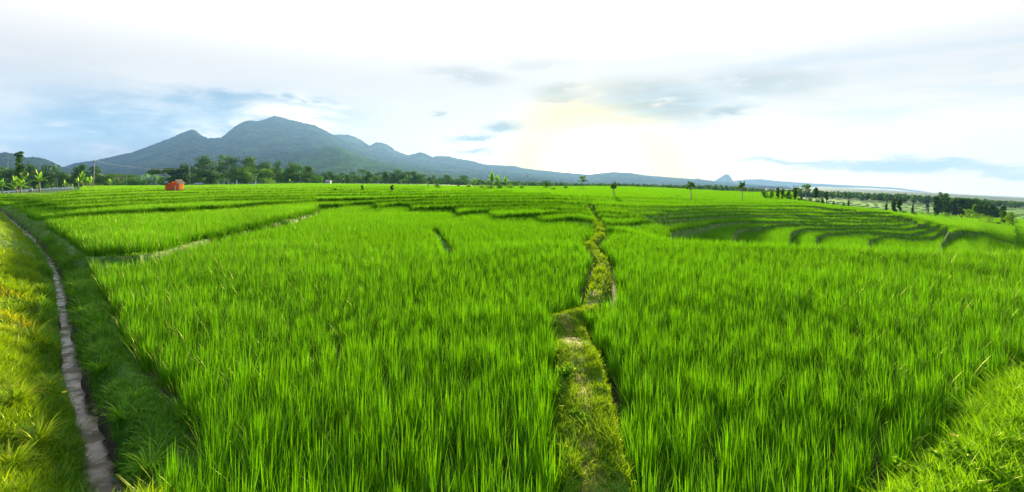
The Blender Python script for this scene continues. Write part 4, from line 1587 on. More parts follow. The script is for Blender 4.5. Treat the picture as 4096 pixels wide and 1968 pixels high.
for px, yt, w, d, kd, ti, mt, lb in [
    (3206, 784, 14, 175, 'bush', .35, 'tree_leaf', 'small dark bush below the widest leafy tree'),
    (3238, 787, 32, 175, 'bush', .40, 'tree_leaf', 'round bush beside the trunk of the widest leafy tree'),
    (3263, 757, 18, 240, 'tall', .40, 'tree_leaf', 'little lollipop tree with thin trunk'),
    (3274, 792, 36, 190, 'bush', .45, 'tree_leaf', 'wide low bush under the lollipop tree'),
    (3289, 781, 20, 330, 'bush', .40, 'tree_leaf', 'round bush out on the far paddies'),
    (3307, 772, 13, 330, 'tall', .45, 'tree_leaf', 'thin faint tree on the far paddies'),
    (3333, 800, 13, 260, 'bush', .35, 'tree_leaf', 'tiny bush on the dark bank of the far paddies'),
    (3394, 793, 15, 380, 'bush', .30, 'tree_leaf', 'single dark bush alone on a bright far paddy'),
    (3374, 800, 14, 300, 'bush', .50, 'light_tree_leaf', 'pale small bush on the far paddies'),
    (3577, 799, 18, 220, 'round', .30, 'tree_leaf', 'first of two dark trees standing close on the far terraces'),
    (3598, 797, 18, 220, 'oval', .32, 'tree_leaf', 'second and taller of the two close dark trees'),
    (3546, 801, 12, 260, 'bush', .45, 'tree_leaf', 'pale bush before the two close dark trees'),
    (3649, 809, 12, 300, 'bush', .40, 'tree_leaf', 'lone bush past the two close dark trees'),
    (3708, 803, 13, 400, 'bush', .30, 'tree_leaf', 'dark bush next to the tiny field shelter'),
    (3768, 774, 48, 330, 'oval', .38, 'tree_leaf', 'big rounded tree rising over the far tree belt'),
    (3745, 790, 22, 330, 'round', .42, 'tree_leaf', 'low shoulder tree against the big rounded tree'),
    (3792, 798, 24, 320, 'round', .45, 'tree_leaf', 'small tree right after the big rounded tree'),
    (3817, 795, 36, 330, 'round', .50, 'tree_leaf', 'paler tree of the belt with visible trunk'),
    (3852, 797, 42, 325, 'round', .40, 'tree_leaf', 'wide tree in the belt after the pale one'),
    (3890, 799, 46, 320, 'round', .35, 'tree_leaf', 'darkest wide tree of the belt'),
    (3924, 812, 36, 300, 'round', .38, 'tree_leaf', 'lower tree stepping down from the darkest one'),
    (3955, 816, 34, 290, 'round', .35, 'tree_leaf', 'low dark tree near the end of the belt'),
    (3982, 820, 36, 285, 'round', .35, 'tree_leaf', 'low dark tree next to last in the belt'),
    (4012, 828, 26, 285, 'round', .40, 'tree_leaf', 'last and smallest tree of the belt'),
    (3900, 823, 20, 190, 'tall', .55, 'light_tree_leaf', 'reddish green tree poking above the valley bushes'),
    (3870, 842, 46, 170, 'round', .60, 'light_tree_leaf', 'soft green valley tree under the reddish one'),
    (3787, 856, 44, 150, 'round', .55, 'light_tree_leaf', 'bright rounded valley tree between banana groups'),
    (3915, 858, 40, 155, 'round', .50, 'light_tree_leaf', 'mid green valley tree behind the big bush'),
    (3955, 868, 62, 110, 'round', .45, 'light_tree_leaf', 'biggest bushy tree on the slope edge'),
    (3920, 885, 30, 120, 'bush', .55, 'light_tree_leaf', 'bush hanging on the slope edge before the biggest bushy tree'),
    (4018, 846, 38, 112, 'oval', .35, 'tree_leaf', 'dark upright tree near the frame edge'),
    (4052, 853, 54, 105, 'oval', .42, 'light_tree_leaf', 'tall reddish green tree nearest the frame edge'),
    (3993, 890, 30, 108, 'bush', .60, 'light_tree_leaf', 'brownish shrub in front of the dark upright tree'),
    (4026, 905, 36, 105, 'bush', .45, 'tree_leaf', 'dark shrub at the foot of the tall reddish tree'),
    (3652, 850, 36, 180, 'bush', .40, 'tree_leaf', 'dark shrub on the valley wall behind the hill nose'),
    (3612, 842, 36, 185, 'bush', .38, 'tree_leaf', 'dark shrub at the start of the valley wall'),
]:
    plant(px, yt, w, d, kd, lb, VT, mt, ti)
VB = 'banana plants in the valley'
for px, yt, w, d, lb, kw in [
    (3690, 846, 22, 135, 'pale banana plant with erect leaves on the hill shoulder', dict(tint=.95, upright=.9)),
    (3709, 849, 24, 135, 'pale banana plant next in the pair on the hill shoulder', dict(tint=.9, upright=.7)),
    (3726, 862, 14, 132, 'small pale banana shoot past the pair', dict(tint=.9, upright=1.0, nl=5)),
    (3742, 858, 24, 132, 'banana plant with one torn upright leaf', dict(tint=.8, upright=.6)),
    (3804, 873, 24, 120, 'yellow leaved banana plant lowest in the valley row', dict(tint=1.0, upright=.8)),
    (3826, 869, 22, 120, 'yellowish banana plant with slanting leaves', dict(tint=.9, upright=.6)),
    (3845, 861, 32, 120, 'large dark green banana plant in the valley row', dict(tint=.35, upright=.4, nl=12)),
    (3842, 886, 14, 110, 'tiny lime banana shoot at the slope edge', dict(tint=1.0, upright=.6, nl=5)),
    (3888, 861, 24, 118, 'banana plant with bare stem beside the big bush', dict(tint=.6, upright=.8)),
]:
    plant(px, yt, w, d, 'banana', lb, VB, **kw)

# withered stems and heaps
for px, yt, w, b, lb in [
    (1340, 755, 10, 766, 'smallest withered stem on the upper terraces'),
    (1450, 740, 12, 767, 'dry brown stump with shrivelled leaves, first of two tall ones'),
    (1568, 739, 16, 769, 'dry forked stump with brown leaves, second of two tall ones'),
    (1834, 732, 14, 749, 'round brown dried shrub before the hazy tree row'),
]:
    plant(px, yt, w, None, 'bush' if px > 1800 else 'oval', lb, 'withered stems on the terraces', 'dry_leaf', .5, base=b, cat='withered shrub')


def heap(px, b, w, h, lb):
    pos = spot(px, b)
    r = np.random.default_rng(int(px))
    sc = w / F * pos.y / 2
    hh = h / F * pos.y
    o = empty('grass_heap', pos)
    put_crown('grass_mass', [(0, 0, hh * .2, sc, sc, hh * .85), (sc * .4, 0, hh * .1, sc * .6, sc * .6, hh * .6)], 500, 0.28, r, 'light_tree_leaf', o, shell=0.3, tint0=.35)
    tag(o, lb, 'grass heap', 'heaps of cut grass')


heap(2212, 763, 32, 13, 'brown green heap beside the egg shaped tree')
heap(2584, 783, 14, 7, 'small heap alone on the bright terrace')
heap(2681, 793, 12, 8, 'first heap of the row of three before the leafy tree')
heap(2698, 793, 16, 9, 'largest heap, middle of the row of three')
heap(2713, 790, 12, 9, 'last heap of the row of three, nearest the leafy tree')


# ------------------------------------------------------------------ woods that read as one mass
def woodland(name, xs, tops, d, depth, ntree, size, label, mat='tree_leaf', per=70, seed=1, tint=.42, w0=(16, 30)):
    r = np.random.default_rng(seed)
    lobes = []
    for i in range(ntree):
        px = r.uniform(xs[0], xs[-1])
        dd = d + r.uniform(0, depth)
        yt = np.interp(px, xs, tops) + r.uniform(-2.0, 9)
        p = at(px, dd)
        zt = rise(yt, dd)
        h = max(zt - p.z, 3.0)
        w = r.uniform(*w0) / F * d / 2
        lobes.append((p.x, p.y, p.z + h * .55, w, w, h * .5))
    V, q, t = leaf_cloud(lobes, ntree * per, size, r, shell=.6, tint0=tint)
    o = mesh_obj(name, V, None, MAT[mat], quads=q, attrs={'tint': t})
    tag(o, label, 'woodland', kind='stuff')


woodland('woodland', [-500, 0, 250, 420, 560, 700, 1000, 1280], [684, 684, 700, 700, 718, 698, 672, 700], 400, 120, 420, 1.7, 'dark wood behind the field edge trees', seed=3, w0=(26, 44))
woodland('woodland', [1240, 1500, 1700, 1900, 2200, 2450], [702, 702, 709, 720, 730, 736], 560, 200, 380, 2.4, 'hazy palm wood beyond the upper terraces', seed=4, w0=(14, 26))
woodland('woodland', [2350, 2480, 2600, 2750, 2850, 2910, 2990, 3060, 3180, 3300], [738, 733, 738, 741, 740, 744, 752, 756, 762, 766], 640, 260, 480, 2.6, 'hazy wood beyond the bright paddies under the ridge', seed=5, w0=(12, 22))
woodland('woodland', [3180, 3260, 3340, 3420, 3540, 3660, 3740, 3800, 3900, 4000, 4110, 4300], [772, 768, 765, 770, 774, 779, 786, 792, 796, 802, 812, 822], 640, 300, 560, 2.6, 'long wood beyond the far terraces', seed=6, w0=(12, 22))

# ------------------------------------------------------------------ built things
leaf_mat('orange_sheet', [(0.0, (0.80, 0.24, 0.05)), (1.0, (0.85, 0.28, 0.06))], trans=(0.95, 0.42, 0.08), tmix=0.5, gloss=0.02)
simple_mat('rusty_roof', (0.065, 0.045, 0.038), 0.8, 0.5, 3.0, bump=0.4)
simple_mat('roof_grey', (0.28, 0.29, 0.31), 0.7, 0.2, 0.6)
simple_mat('wood_post', (0.30, 0.24, 0.16), 0.9, 0.3, 5.0)
simple_mat('pale_post', (0.50, 0.50, 0.44), 0.8, 0.15, 5.0)
simple_mat('blue_sheet', (0.25, 0.50, 0.68), 0.6, 0.15, 2.0)
simple_mat('straw', (0.34, 0.30, 0.16), 0.9, 0.3, 6.0)
simple_mat('skin', (0.34, 0.20, 0.13), 0.6, 0.05)
simple_mat('shirt_cloth', (0.62, 0.63, 0.62), 0.9, 0.08)
simple_mat('dark_cloth', (0.05, 0.05, 0.07), 0.9, 0.1)
simple_mat('hair', (0.02, 0.018, 0.016), 0.6, 0.1)
simple_mat('white_cloth', (0.78, 0.78, 0.76), 0.9, 0.05)
simple_mat('asphalt', (0.10, 0.10, 0.095), 0.9, 0.15, 3.0)


def px2m(n, d):
    return n / F * d


# orange field hut
def build_hut():
    p = spot(690, 769)
    d = p.y
    o = empty('field_hut', p)
    x0, x1 = px2m(662 - 690, d), px2m(716 - 690, d)
    zt0 = rise(735, d) - p.z            # low eave on one side
    ztp = rise(722, d) - p.z            # peak
    zt1 = rise(733, d) - p.z
    xp = px2m(705 - 690, d)
    dep = 0.9
    t = 0.04
    # front wall: hanging sheet with folds
    P = Part()
    n = 40
    V = []
    for i in range(n + 1):
        f = i / n
        x = x0 + (x1 - x0) * f
        top = zt0 + (ztp - zt0) * (x - x0) / (xp - x0) if x < xp else ztp + (zt1 - ztp) * (x - xp) / (x1 - xp)
        for j in range(9):
            g_ = j / 8
            yy = 0.05 * math.sin(f * 23 + 2 * math.sin(g_ * 2.2)) * (0.4 + 0.6 * (1 - g_)) + 0.10 * math.sin(f * 5 + g_ * 3)
            V.append((x, yy, -0.15 + (top - 0.03 + 0.15) * g_))
    Fc = [(i * 9 + j, (i + 1) * 9 + j, (i + 1) * 9 + j + 1, i * 9 + j + 1) for i in range(n) for j in range(8)]
    P.add(V, Fc)
    P.build('front_wall', 'orange_sheet', o, True)
    for xx, zz in ((x0, zt0), (x1, zt1)):
        Q = Part()
        Q.box((xx, dep / 2 + 0.08, zz / 2 - 0.1), (t, dep, zz + 0.1))
        Q.build('side_wall', 'orange_sheet', o)
    Q = Part()
    Q.add([(x0, dep + .1, -0.1), (x1, dep + .1, -0.1), (x1, dep + .1, zt1 - .03), (xp, dep + .1, ztp - .03), (x0, dep + .1, zt0 - .03),
           (x0, dep + .14, -0.1), (x1, dep + .14, -0.1), (x1, dep + .14, zt1 - .03), (xp, dep + .14, ztp - .03), (x0, dep + .14, zt0 - .03)],
          [(0, 1, 2, 3, 4), (9, 8, 7, 6, 5), (0, 5, 6, 1), (4, 3, 8, 9), (2, 7, 8, 3)])
    Q.build('back_wall', 'orange_sheet', o)
    # roof: two sheets, long and short slope, overhanging to the front
    for (xa, za, xb, zb) in ((x0 - .22, zt0 - .10, xp + .06, ztp + .05), (xp + .0, ztp + .05, x1 + .2, zt1 - .10)):
        Q = Part()
        m = 12
        V = []
        for k in range(m + 1):
            f = k / m
            for yy, dz in ((-.28, -.12), (dep + .2, .06), (-.28, .02), (dep + .2, .14)):
                V.append((xa + (xb - xa) * f, yy + 0.04 * math.sin(k * 2.1), za + (zb - za) * f + dz + 0.025 * math.sin(k * 1.7)))
        Fc = []
        for k in range(m):
            b = k * 4
            Fc += [(b, b + 4, b + 5, b + 1), (b + 2, b + 3, b + 7, b + 6), (b, b + 2, b + 6, b + 4), (b + 1, b + 5, b + 7, b + 3)]
        Fc += [(0, 1, 3, 2), (m * 4, m * 4 + 2, m * 4 + 3, m * 4 + 1)]
        Q.add(V, Fc)
        Q.build('roof', 'rusty_roof', o)
    for xx, zz in ((x0 + .02, zt0), (px2m(689 - 690, d), (zt0 + ztp) / 2), (x1 - .02, zt1)):
        Q = Part()
        Q.tube([(xx, -.14, -.2), (xx + .02, -.14, zz)], [.045, .04], 7)
        Q.build('post', 'wood_post', o)
    Q = Part()
    Q.box((px2m(705 - 690, d), -.16, zt1 * .45), (.10, .03, zt1 * .55))
    Q.build('door_gap', 'white_paint', o)
    tag(o, 'small crooked hut with bright orange sheet walls and rusty roof', 'hut')
    h = spot(703, 767)
    r = np.random.default_rng(5)
    hp = empty('grass_heap', h)
    put_crown('grass_mass', [(0, 0, .15, 1.1, .5, .35), (.7, 0, .1, .8, .4, .25)], 420, .2, r, 'weed_leaf', hp, shell=.3, tint0=.3)
    tag(hp, 'dull green heap lying against the front of the orange hut', 'grass heap')


build_hut()


def post(px, ytop, b, lb, mat='wood_post', rad=.07, name='wooden_post', cat='post', group=None, crook=.05):
    p = spot(px, b)
    h = rise(ytop, p.y) - p.z
    P = Part()
    P.tube([(0, 0, -.2), (crook, 0, h * .5), (crook * .3, 0, h)], [rad, rad * .9, rad * .75], 7)
    o = P.build(name, mat, None, True)
    o.location = p
    return tag(o, lb, cat, group)


post(748, 749, 762, 'first short weathered post in the paddy beside the orange hut', group='posts beside the hut')
post(755, 747, 762, 'second slightly taller post in the paddy beside the orange hut', group='posts beside the hut')
post(2523, 795, 809, 'thin stake on the terrace in the sun glare', mat='straw', rad=.05)


# utility poles
def pole(px0, px1, ytop, base, lb, d=None, arm=True, rad=.11, mat='concrete'):
    p = spot(px0, base) if d is None else at(px0, d)
    dd = p.y
    o = empty('utility_pole', p)
    h = rise(ytop, dd) - p.z
    dx = px2m(px1 - px0, dd)
    P = Part()
    P.tube([(0, 0, -.4), (dx * .5, 0, h * .5), (dx, 0, h)], [rad, rad * .8, rad * .55], 10)
    P.build('pole', mat, o, True)
    if arm:
        Q = Part()
        Q.box((dx * .93 + .35, 0, h * .90), (1.5, .10, .10))
        Q.build('crossarm', 'cable', o)
        for k in (-.25, .35, .95):
            Q = Part()
            Q.tube([(dx * .93 + k, 0, h * .90 + .05), (dx * .93 + k, 0, h * .90 + .22), (dx * .93 + k, 0, h * .90 + .28)], [.045, .06, .03], 8)
            Q.build('insulator', 'pale_post', o, True)
    tag(o, lb, 'utility pole', 'utility poles')
    return p + Vector((dx * .93, 0, h * .93)), p + Vector((dx * .6, 0, h * .55))


A = pole(30, 33, 616, 768, 'pale utility pole behind the guard rail, tallest one')
B = pole(372, 380, 637, 753, 'leaning concrete pole between the two dome shaped trees')
Cc = pole(507, 507, 704, 0, 'slim far pole in front of the spreading flat topped tree', d=330, arm=False, rad=.12)
Dd = pole(757, 756, 664, 0, 'first of the twin poles standing behind the field edge', d=372, rad=.2)
Ee = pole(761, 760, 668, 0, 'second of the twin poles standing behind the field edge', d=374, arm=False, rad=.18)
Ff = pole(833, 833, 676, 0, 'single slim pole in front of the tall bare trunked tree', d=372, rad=.2)
Gg = pole(908, 907, 682, 0, 'greenish slender pole under the largest dark tree', d=380, arm=False, rad=.16)
Hh = pole(231, 228, 712, 0, 'thin grey pole against the dark trees behind the guard rail', d=300, arm=False, rad=.10)


def wire(a, b, sag, lb):
    pts = []
    for i in range(25):
        f = i / 24
        p = a.lerp(b, f)
        pts.append((p.x, p.y, p.z - sag * 4 * f * (1 - f)))
    P = Part()
    P.tube(pts, [.011] * 25, 4)
    o = P.build('power_cable', 'cable')
    tag(o, lb, 'power cable', 'overhead cables')


start = Vector((A[0].x - 30, A[0].y - 12, A[0].z + 0.3))
wire(start, A[0], .5, 'overhead cable arriving at the tallest pole from outside the frame')
wire(A[0], B[0], 1.0, 'upper overhead cable between the tallest pole and the leaning pole')
wire(A[1], B[1], 1.0, 'lower overhead cable between the tallest pole and the leaning pole')
wire(B[0], Dd[0], 1.8, 'upper overhead cable from the leaning pole towards the twin poles')
wire(B[1], Cc[1] + Vector((0, 0, 2)), .6, 'lower overhead cable from the leaning pole to the slim far pole')
wire(Dd[0], Ff[0], .8, 'short overhead cable between the twin poles and the slim pole')


# guard rail along the road
def build_rail():
    xs = np.linspace(-60, 289, 16)
    tops = np.interp(xs, [-60, 0, 94, 160, 289], [770, 766, 759, 756, 749])
    ds = np.interp(xs, [-60, 289], [114, 122])
    o = empty('guard_rail', at(xs[0], ds[0]))
    org = o.location.copy()
    B_ = []
    for x, y, d in zip(xs, tops, ds):
        B_.append(Vector(((x - 2048) / F * d, d, rise(y, d))))
    P = Part()
    V = []
    hh = px2m(5.6, 117)
    prof = [(-.03, 0), (.05, -.12 * hh / .35), (-.02, -hh * .5), (.05, -hh * .85), (-.03, -hh)]
    for p in B_:
        for (yy, zz) in prof:
            V.append((p.x - org.x, p.y - org.y - yy, p.z - org.z + zz))
        for (yy, zz) in prof[::-1]:
            V.append((p.x - org.x, p.y - org.y - yy + .03, p.z - org.z + zz))
    m = len(prof) * 2
    Fc = [(i * m + k, i * m + (k + 1) % m, (i + 1) * m + (k + 1) % m, (i + 1) * m + k) for i in range(len(B_) - 1) for k in range(m)]
    P.add(V, Fc)
    P.build('beam', 'white_paint', o)
    for i in range(len(B_)):
        q = B_[i]
        g0 = lz(q.x, q.y)
        top = q.z - .05
        Q = Part()
        bot = min(g0 - .1, top - hh - .3)
        Q.box((q.x - org.x, q.y - org.y + .12, (top + bot) / 2 - org.z), (.2, .14, top - bot))
        Q.build('post', 'white_paint', o)
    tag(o, 'long white guard rail running along the road edge', 'guard rail')


build_rail()


# person sitting at the guard rail
def build_person():
    d = 112.0
    px = 127
    g0 = at(px, d)
    zh = rise(748, d)
    o = empty('person', (g0.x, g0.y, zh - 1.27))
    me = bpy.data.meshes.new('body')
    bm_v = {
        'pel': (0, 0, .48), 'abd': (0, -.02, .66), 'che': (0, -.05, .86), 'neck': (0, -.05, 1.03), 'head': (0, -.07, 1.13), 'top': (0, -.06, 1.22),
        'shl': (-.17, -.04, .97), 'ell': (-.24, -.12, .72), 'hal': (-.16, -.34, .60), 'shr': (.17, -.04, .97), 'elr': (.25, -.10, .72), 'har': (.15, -.34, .60),
        'hil': (-.09, -.03, .46), 'knl': (-.14, -.44, .47), 'anl': (-.13, -.42, .08), 'fol': (-.13, -.58, .03),
        'hir': (.09, -.03, .46), 'knr': (.14, -.44, .47), 'anr': (.14, -.40, .08), 'for': (.14, -.56, .03)}
    rad = {'pel': .13, 'abd': .12, 'che': .145, 'neck': .055, 'head': .092, 'top': .075, 'shl': .06, 'shr': .06, 'ell': .042, 'elr': .042, 'hal': .03, 'har': .03,
           'hil': .085, 'hir': .085, 'knl': .06, 'knr': .06, 'anl': .04, 'anr': .04, 'fol': .032, 'for': .032}
    names = list(bm_v)
    ed = [('pel', 'abd'), ('abd', 'che'), ('che', 'neck'), ('neck', 'head'), ('head', 'top'), ('che', 'shl'), ('shl', 'ell'), ('ell', 'hal'), ('che', 'shr'), ('shr', 'elr'),
          ('elr', 'har'), ('pel', 'hil'), ('hil', 'knl'), ('knl', 'anl'), ('anl', 'fol'), ('pel', 'hir'), ('hir', 'knr'), ('knr', 'anr'), ('anr', 'for')]
    me.from_pydata([bm_v[k] for k in names], [(names.index(a), names.index(b)) for a, b in ed], [])
    b = bpy.data.objects.new('body', me)
    COL.objects.link(b)
    b.parent = o
    md = b.modifiers.new('skin', 'SKIN')
    b.modifiers.new('sub', 'SUBSURF').levels = 1
    for i, k in enumerate(names):
        me.skin_vertices[0].data[i].radius = (rad[k], rad[k])
        me.skin_vertices[0].data[i].use_root = (k == 'pel')
    me.materials.append(MAT['skin'])

    def sleeve(pts, rr, nm, mt):
        P = Part()
        P.tube(pts, rr, 10)
        P.build(nm, mt, o, True)

    P = Part()
    P.tube([(0, -.0, .47), (0, -.02, .60), (0, -.04, .80), (0, -.05, .96), (0, -.05, 1.02)], [.165, .165, .185, .17, .07], 14)
    P.tube([(-.15, -.04, .97), (-.22, -.09, .80), (-.245, -.13, .71)], [.085, .07, .062], 9)
    P.tube([(.15, -.04, .97), (.22, -.08, .80), (.255, -.11, .71)], [.085, .07, .062], 9)
    P.build('shirt', 'shirt_cloth', o, True)
    P = Part()
    for s in (-1, 1):
        P.tube([(s * .07, .04, .46), (s * .11, -.22, .475), (s * .14, -.44, .47), (s * .14, -.43, .28), (s * .135, -.41, .10)], [.12, .105, .085, .07, .062], 10)
    P.tube([(0, 0, .38), (0, 0, .52)], [.15, .16], 12)
    P.build('trousers', 'dark_cloth', o, True)
    P = Part()
    P.tube([(0, -.03, 1.08), (0, -.04, 1.15), (0, -.045, 1.22), (0, -.05, 1.27)], [.085, .108, .095, .03], 12)
    P.build('hair', 'hair', o, True)
    tag(o, 'person in a pale shirt and dark trousers sitting at the guard rail', 'person')


build_person()

# strip of road behind the rail
V = []
for x in np.linspace(-500, 285, 12):
    for dd_ in (117.5, 124.0):
        q = at(x, dd_)
        V.append((q.x, q.y, q.z + .06))
o = mesh_obj('road', V, [(2 * i, 2 * i + 2, 2 * i + 3, 2 * i + 1) for i in range(11)], MAT['asphalt'])
tag(o, kind='structure')


# houses whose roofs show at the field edge
def house(px, w, ytop, d, lb, wall, roof):
    p = at(px, d)
    o = empty('house', p)
    W = px2m(w, d)
    h = rise(ytop, d) - p.z
    wh = h * .55
    P = Part()
    P.box((0, 0, wh / 2 - .2), (W * .88, W * .55, wh + .4))
    P.build('wall', wall, o)
    x, y = W / 2, W * .36
    P = Part()
    P.add([(-x, -y, wh), (x, -y, wh), (x, y, wh), (-x, y, wh), (-x * .8, 0, h), (x * .8, 0, h), (-x, -y, wh - .12), (x, -y, wh - .12), (x, y, wh - .12), (-x, y, wh - .12)],
          [(0, 1, 5, 4), (2, 3, 4, 5), (1, 2, 5), (3, 0, 4), (9, 8, 7, 6), (0, 6, 7, 1), (1, 7, 8, 2), (2, 8, 9, 3), (3, 9, 6, 0)])
    P.build('roof', roof, o)
    for k in (-.25, .2):
        P = Part()
        P.box((W * k, -W * .275 - .02, wh * .5), (W * .10, .06, wh * .4))
        P.build('window', 'dark_cloth', o)
    tag(o, lb, 'house')


house(797, 34, 731, 366, 'low house with a grey roof beyond the twin poles', 'pale_post', 'roof_grey')
house(1313, 24, 720, 440, 'grey roofed house half hidden in the palm belt', 'white_paint', 'roof_grey')
house(665, 13, 724, 368, 'tiny blue walled shed just behind the low eave of the hut', 'blue_sheet', 'roof_grey')
house(3710, 10, 806, 392, 'tiny dark field shelter on the far terraces', 'wood_post', 'rusty_roof')


def shelter():
    d = 362
    p = at(906, d)
    o = empty('frame_shelter', p)
    h = rise(721, d) - p.z
    for k in (-8, 7):
        P = Part()
        P.box((px2m(k, d), 0, h / 2 - .2), (.32, .32, h + .3))
        P.build('post', 'pale_post', o)
    P = Part()
    P.box((0, 0, h + .12), (px2m(24, d), 1.6, .26))
    P.build('roof', 'pale_post', o)
    tag(o, 'pale open frame shelter with two posts at the field edge', 'shelter')


shelter()
d_ = 362
for px, yt, lb in ((947, 721, 'thick white concrete post alone on the field edge'), (1022, 726, 'short white post at the field edge by the yellowish banana plant')):
    p = at(px, d_)
    h = rise(yt, d_) - p.z
    P = Part()
    P.box((0, 0, h / 2 - .2), (.5, .4, h + .4))
    P.box((0, 0, h + .08), (.7, .5, .12))
    o = P.build('concrete_post', 'white_paint')
    o.location = p
    tag(o, lb, 'post')


def scarecrow(px, yt, b, lb):
    p = spot(px, b)
    h = rise(yt, p.y) - p.z
    o = empty('scarecrow', p)
    P = Part()
    P.tube([(0, 0, -.2), (0, 0, h)], [.05, .04], 6)
    P.build('pole', 'wood_post', o)
    P = Part()
    P.tube([(-.05, 0, h * .4), (0, 0, h * .7), (.03, 0, h * .92)], [.26, .24, .08], 9)
    P.tube([(-.5, 0, h * .72), (0, 0, h * .84), (.5, 0, h * .70)], [.07, .11, .07], 7)
    P.build('shirt', 'white_cloth', o, True)
    tag(o, lb, 'scarecrow')


scarecrow(1013, 737, 745, 'white cloth scarecrow standing in the upper rice')


# mast beyond the banana clump
def mast():
    d = 520
    p = at(2110, d)
    o = empty('mast', p)
    h = rise(698, d) - p.z
    P = Part()
    P.tube([(0, 0, -.3), (0, 0, h * .93)], [.22, .14], 8)
    P.build('pole', 'concrete', o, True)
    P = Part()
    P.tube([(0, 0, h * .86), (0, 0, h * .90), (0, 0, h * .96), (0, 0, h)], [.25, .85, .6, .08], 10)
    P.build('head', 'roof_grey', o, True)
    tag(o, 'slender mast with a pointed head in front of the ridge', 'mast')


mast()


# ------------------------------------------------------------------ plants close to the camera
def tussock(px, py, w, h, n, lb, seed, mat='fresh_leaf', wid=.011, group=None):
    r = np.random.default_rng(900 + seed)
    p = spot(px, py)
    d = p.y
    o = empty('grass_tussock', p)
    rad = px2m(w / 2, d)
    hh = px2m(h, d)
    N = n
    a = r.uniform(0, 2 * np.pi, N)
    base = np.stack([np.cos(a) * r.uniform(0, .04, N), np.sin(a) * r.uniform(0, .04, N), np.full(N, -.02)], 1)
    hg = hh * r.uniform(.6, 1.05, N)
    lean = r.uniform(.25, 1.0, N) ** .8 * rad / hg
    V, q, t, tt = strips(base, hg, wid * r.uniform(.7, 1.3, N), a, lean, 7, r.uniform(.15, .65, N))
    ti = np.clip(np.repeat(r.beta(2, 2, N), 15) * .8 + tt * .25, 0, 1)
    mesh_obj('blades', V, None, MAT[mat], parent=o, quads=q, tris=t, attrs={'tint': ti})
    tag(o, lb, 'grass tussock', group)


GT = 'broad leaved tussocks by the ditch'
tussock(598, 1900, 250, 150, 70, 'large arching tussock at the very bottom beside the ditch', 1, group=GT)
tussock(492, 1690, 240, 130, 75, 'arching tussock overhanging the ditch, second from the bottom', 2, group=GT)
tussock(545, 1600, 170, 90, 50, 'tussock on the far shoulder of the ditch bund', 3, group=GT)
tussock(400, 1490, 170, 90, 50, 'tussock with pale bent blades leaning to the ditch', 4, group=GT)
tussock(335, 1310, 130, 75, 45, 'tussock on the ditch bund level with the water step', 5, group=GT)
tussock(300, 1195, 120, 80, 45, 'bright tussock where the ditch bund narrows', 6, group=GT)
tussock(560, 1790, 130, 70, 40, 'small tussock between the two largest by the ditch', 7, group=GT)
GC = 'tussocks on the corner bank'
tussock(3960, 1800, 260, 150, 80, 'dark leafed tussock low on the corner bank', 11, wid=.013, group=GC)
tussock(3900, 1690, 240, 140, 80, 'tussock on the corner bank with blades over the paddy', 12, wid=.012, group=GC)
tussock(4050, 1620, 240, 150, 80, 'tussock high on the corner bank at the frame edge', 13, wid=.012, group=GC)
tussock(4075, 1490, 170, 120, 60, 'topmost tussock of the corner bank', 14, wid=.012, group=GC)
GB = 'grass clumps on the high ditch bank'
tussock(120, 1380, 220, 130, 80, 'bright clump on the high bank above the ditch bend', 21, 'bank_leaf', .010, GB)
tussock(60, 1640, 260, 170, 90, 'large clump on the high bank near the frame edge', 22, 'bank_leaf', .010, GB)
tussock(150, 1800, 240, 170, 90, 'green clump on the high bank above the widest water', 23, 'bank_leaf', .010, GB)
tussock(40, 1900, 260, 190, 90, 'lowest clump on the high bank', 24, 'bank_leaf', .010, GB)
tussock(200, 1560, 160, 100, 60, 'small clump hanging towards the ditch', 25, 'bank_leaf', .009, GB)
tussock(90, 1190, 150, 100, 60, 'farthest clump on the high bank', 26, 'bank_leaf', .011, GB)
GP = 'bent grasses on the path edge'
tussock(2235, 1420, 110, 100, 34, 'bent seeding grass beside the mound', 31, 'fresh_leaf', .008, GP)
tussock(2215, 1600, 120, 100, 34, 'bent grass on the shady path edge', 32, 'fresh_leaf', .008, GP)
tussock(2240, 1810, 140, 110, 36, 'bent grass on the path edge near the bottom', 33, 'fresh_leaf', .008, GP)
tussock(2530, 1800, 130, 90, 36, 'grass tuft on the sunny path edge near the bottom', 34, 'fresh_leaf', .008, GP)
tussock(2385, 1300, 90, 90, 30, 'grass tuft where the path jogs at the mound', 35, 'fresh_leaf', .008, GP)


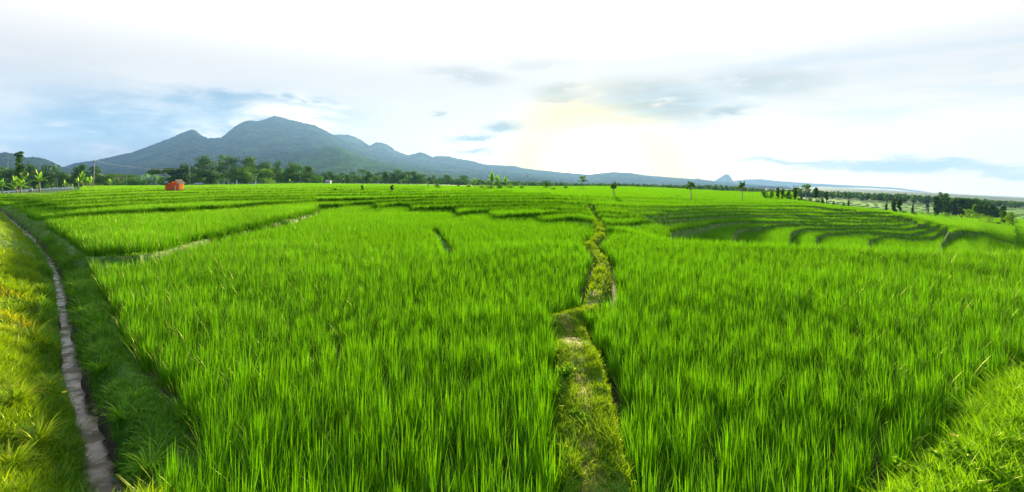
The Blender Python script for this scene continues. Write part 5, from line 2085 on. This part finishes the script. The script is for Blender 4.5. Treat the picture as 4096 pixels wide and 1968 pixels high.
def leafy_weed(px, py, w, h, n, lb, seed, group):
    r = np.random.default_rng(700 + seed)
    p = spot(px, py)
    d = p.y
    o = empty('leafy_weed', p)
    rad, hh = px2m(w / 2, d), px2m(h, d)
    st = Part()
    tips = []
    for k in range(11):
        a = r.uniform(0, 6.28)
        rr = rad * r.uniform(.2, 1)
        e = (math.cos(a) * rr, math.sin(a) * rr, hh * r.uniform(.5, 1))
        st.tube([(0, 0, -.01), (e[0] * .4, e[1] * .4, e[2] * .6), e], [.004, .003, .0015], 5)
        for f in np.linspace(.35, 1, 6):
            tips.append([e[0] * f, e[1] * f, e[2] * (f ** .8)])
    st.build('stem', 'banana_stem', o, True)
    L = [(*t, .028, .028, .022) for t in tips]
    put_crown('foliage', L, n, .034, r, 'fresh_leaf', o, shell=.2, tint0=.32, flat=1.2)
    tag(o, lb, 'leafy weed', group)


GW = 'leafy weeds along the path'
leafy_weed(2410, 1440, 110, 90, 650, 'bushy leafy weed on the sunny path edge', 1, GW)
leafy_weed(2425, 1540, 120, 80, 600, 'leafy weed patch just below the bushy one', 2, GW)
leafy_weed(2470, 1690, 130, 80, 600, 'leafy weed patch halfway along the path edge', 3, GW)
leafy_weed(2520, 1880, 150, 90, 650, 'lowest leafy weed on the path edge', 4, GW)
leafy_weed(2260, 1520, 90, 60, 350, 'small leafy weed on the shady path edge', 5, GW)
leafy_weed(2330, 1700, 100, 40, 350, 'flat creeping weed in the middle of the path', 6, GW)
leafy_weed(3850, 1900, 220, 100, 800, 'creeping leafy weed at the foot of the corner bank', 7, GW)
leafy_weed(3700, 1935, 200, 90, 700, 'low leafy weed mat reaching into the paddy corner', 8, GW)


def flower(px, py, lb, seed):
    p = spot(px, py)
    r = np.random.default_rng(seed)
    o = empty('yellow_flower', p)
    P = Part()
    P.tube([(0, 0, 0), (.01, 0, .10), (.015, 0, .17)], [.003, .0025, .002], 5)
    P.build('stem', 'banana_stem', o)
    P = Part()
    for k in range(6):
        a = k * math.pi / 3
        c, s = math.cos(a), math.sin(a)
        P.add([(.015, 0, .17), (.015 + c * .016 - s * .007, s * .016 + c * .007, .182), (.015 + c * .028, s * .028, .19), (.015 + c * .016 + s * .007, s * .016 - c * .007, .182)], [(0, 1, 2, 3)])
    P.build('bloom', 'petal', o)
    tag(o, lb, 'flower', 'yellow flowers')


simple_mat('petal', (0.85, 0.60, 0.03), .6, .1)
flower(3722, 1905, 'yellow flower at the tip of the corner bank', 1)
flower(3810, 1840, 'small yellow bloom higher on the corner bank', 2)
flower(252, 1640, 'tiny yellow bloom on the grass above the ditch', 3)
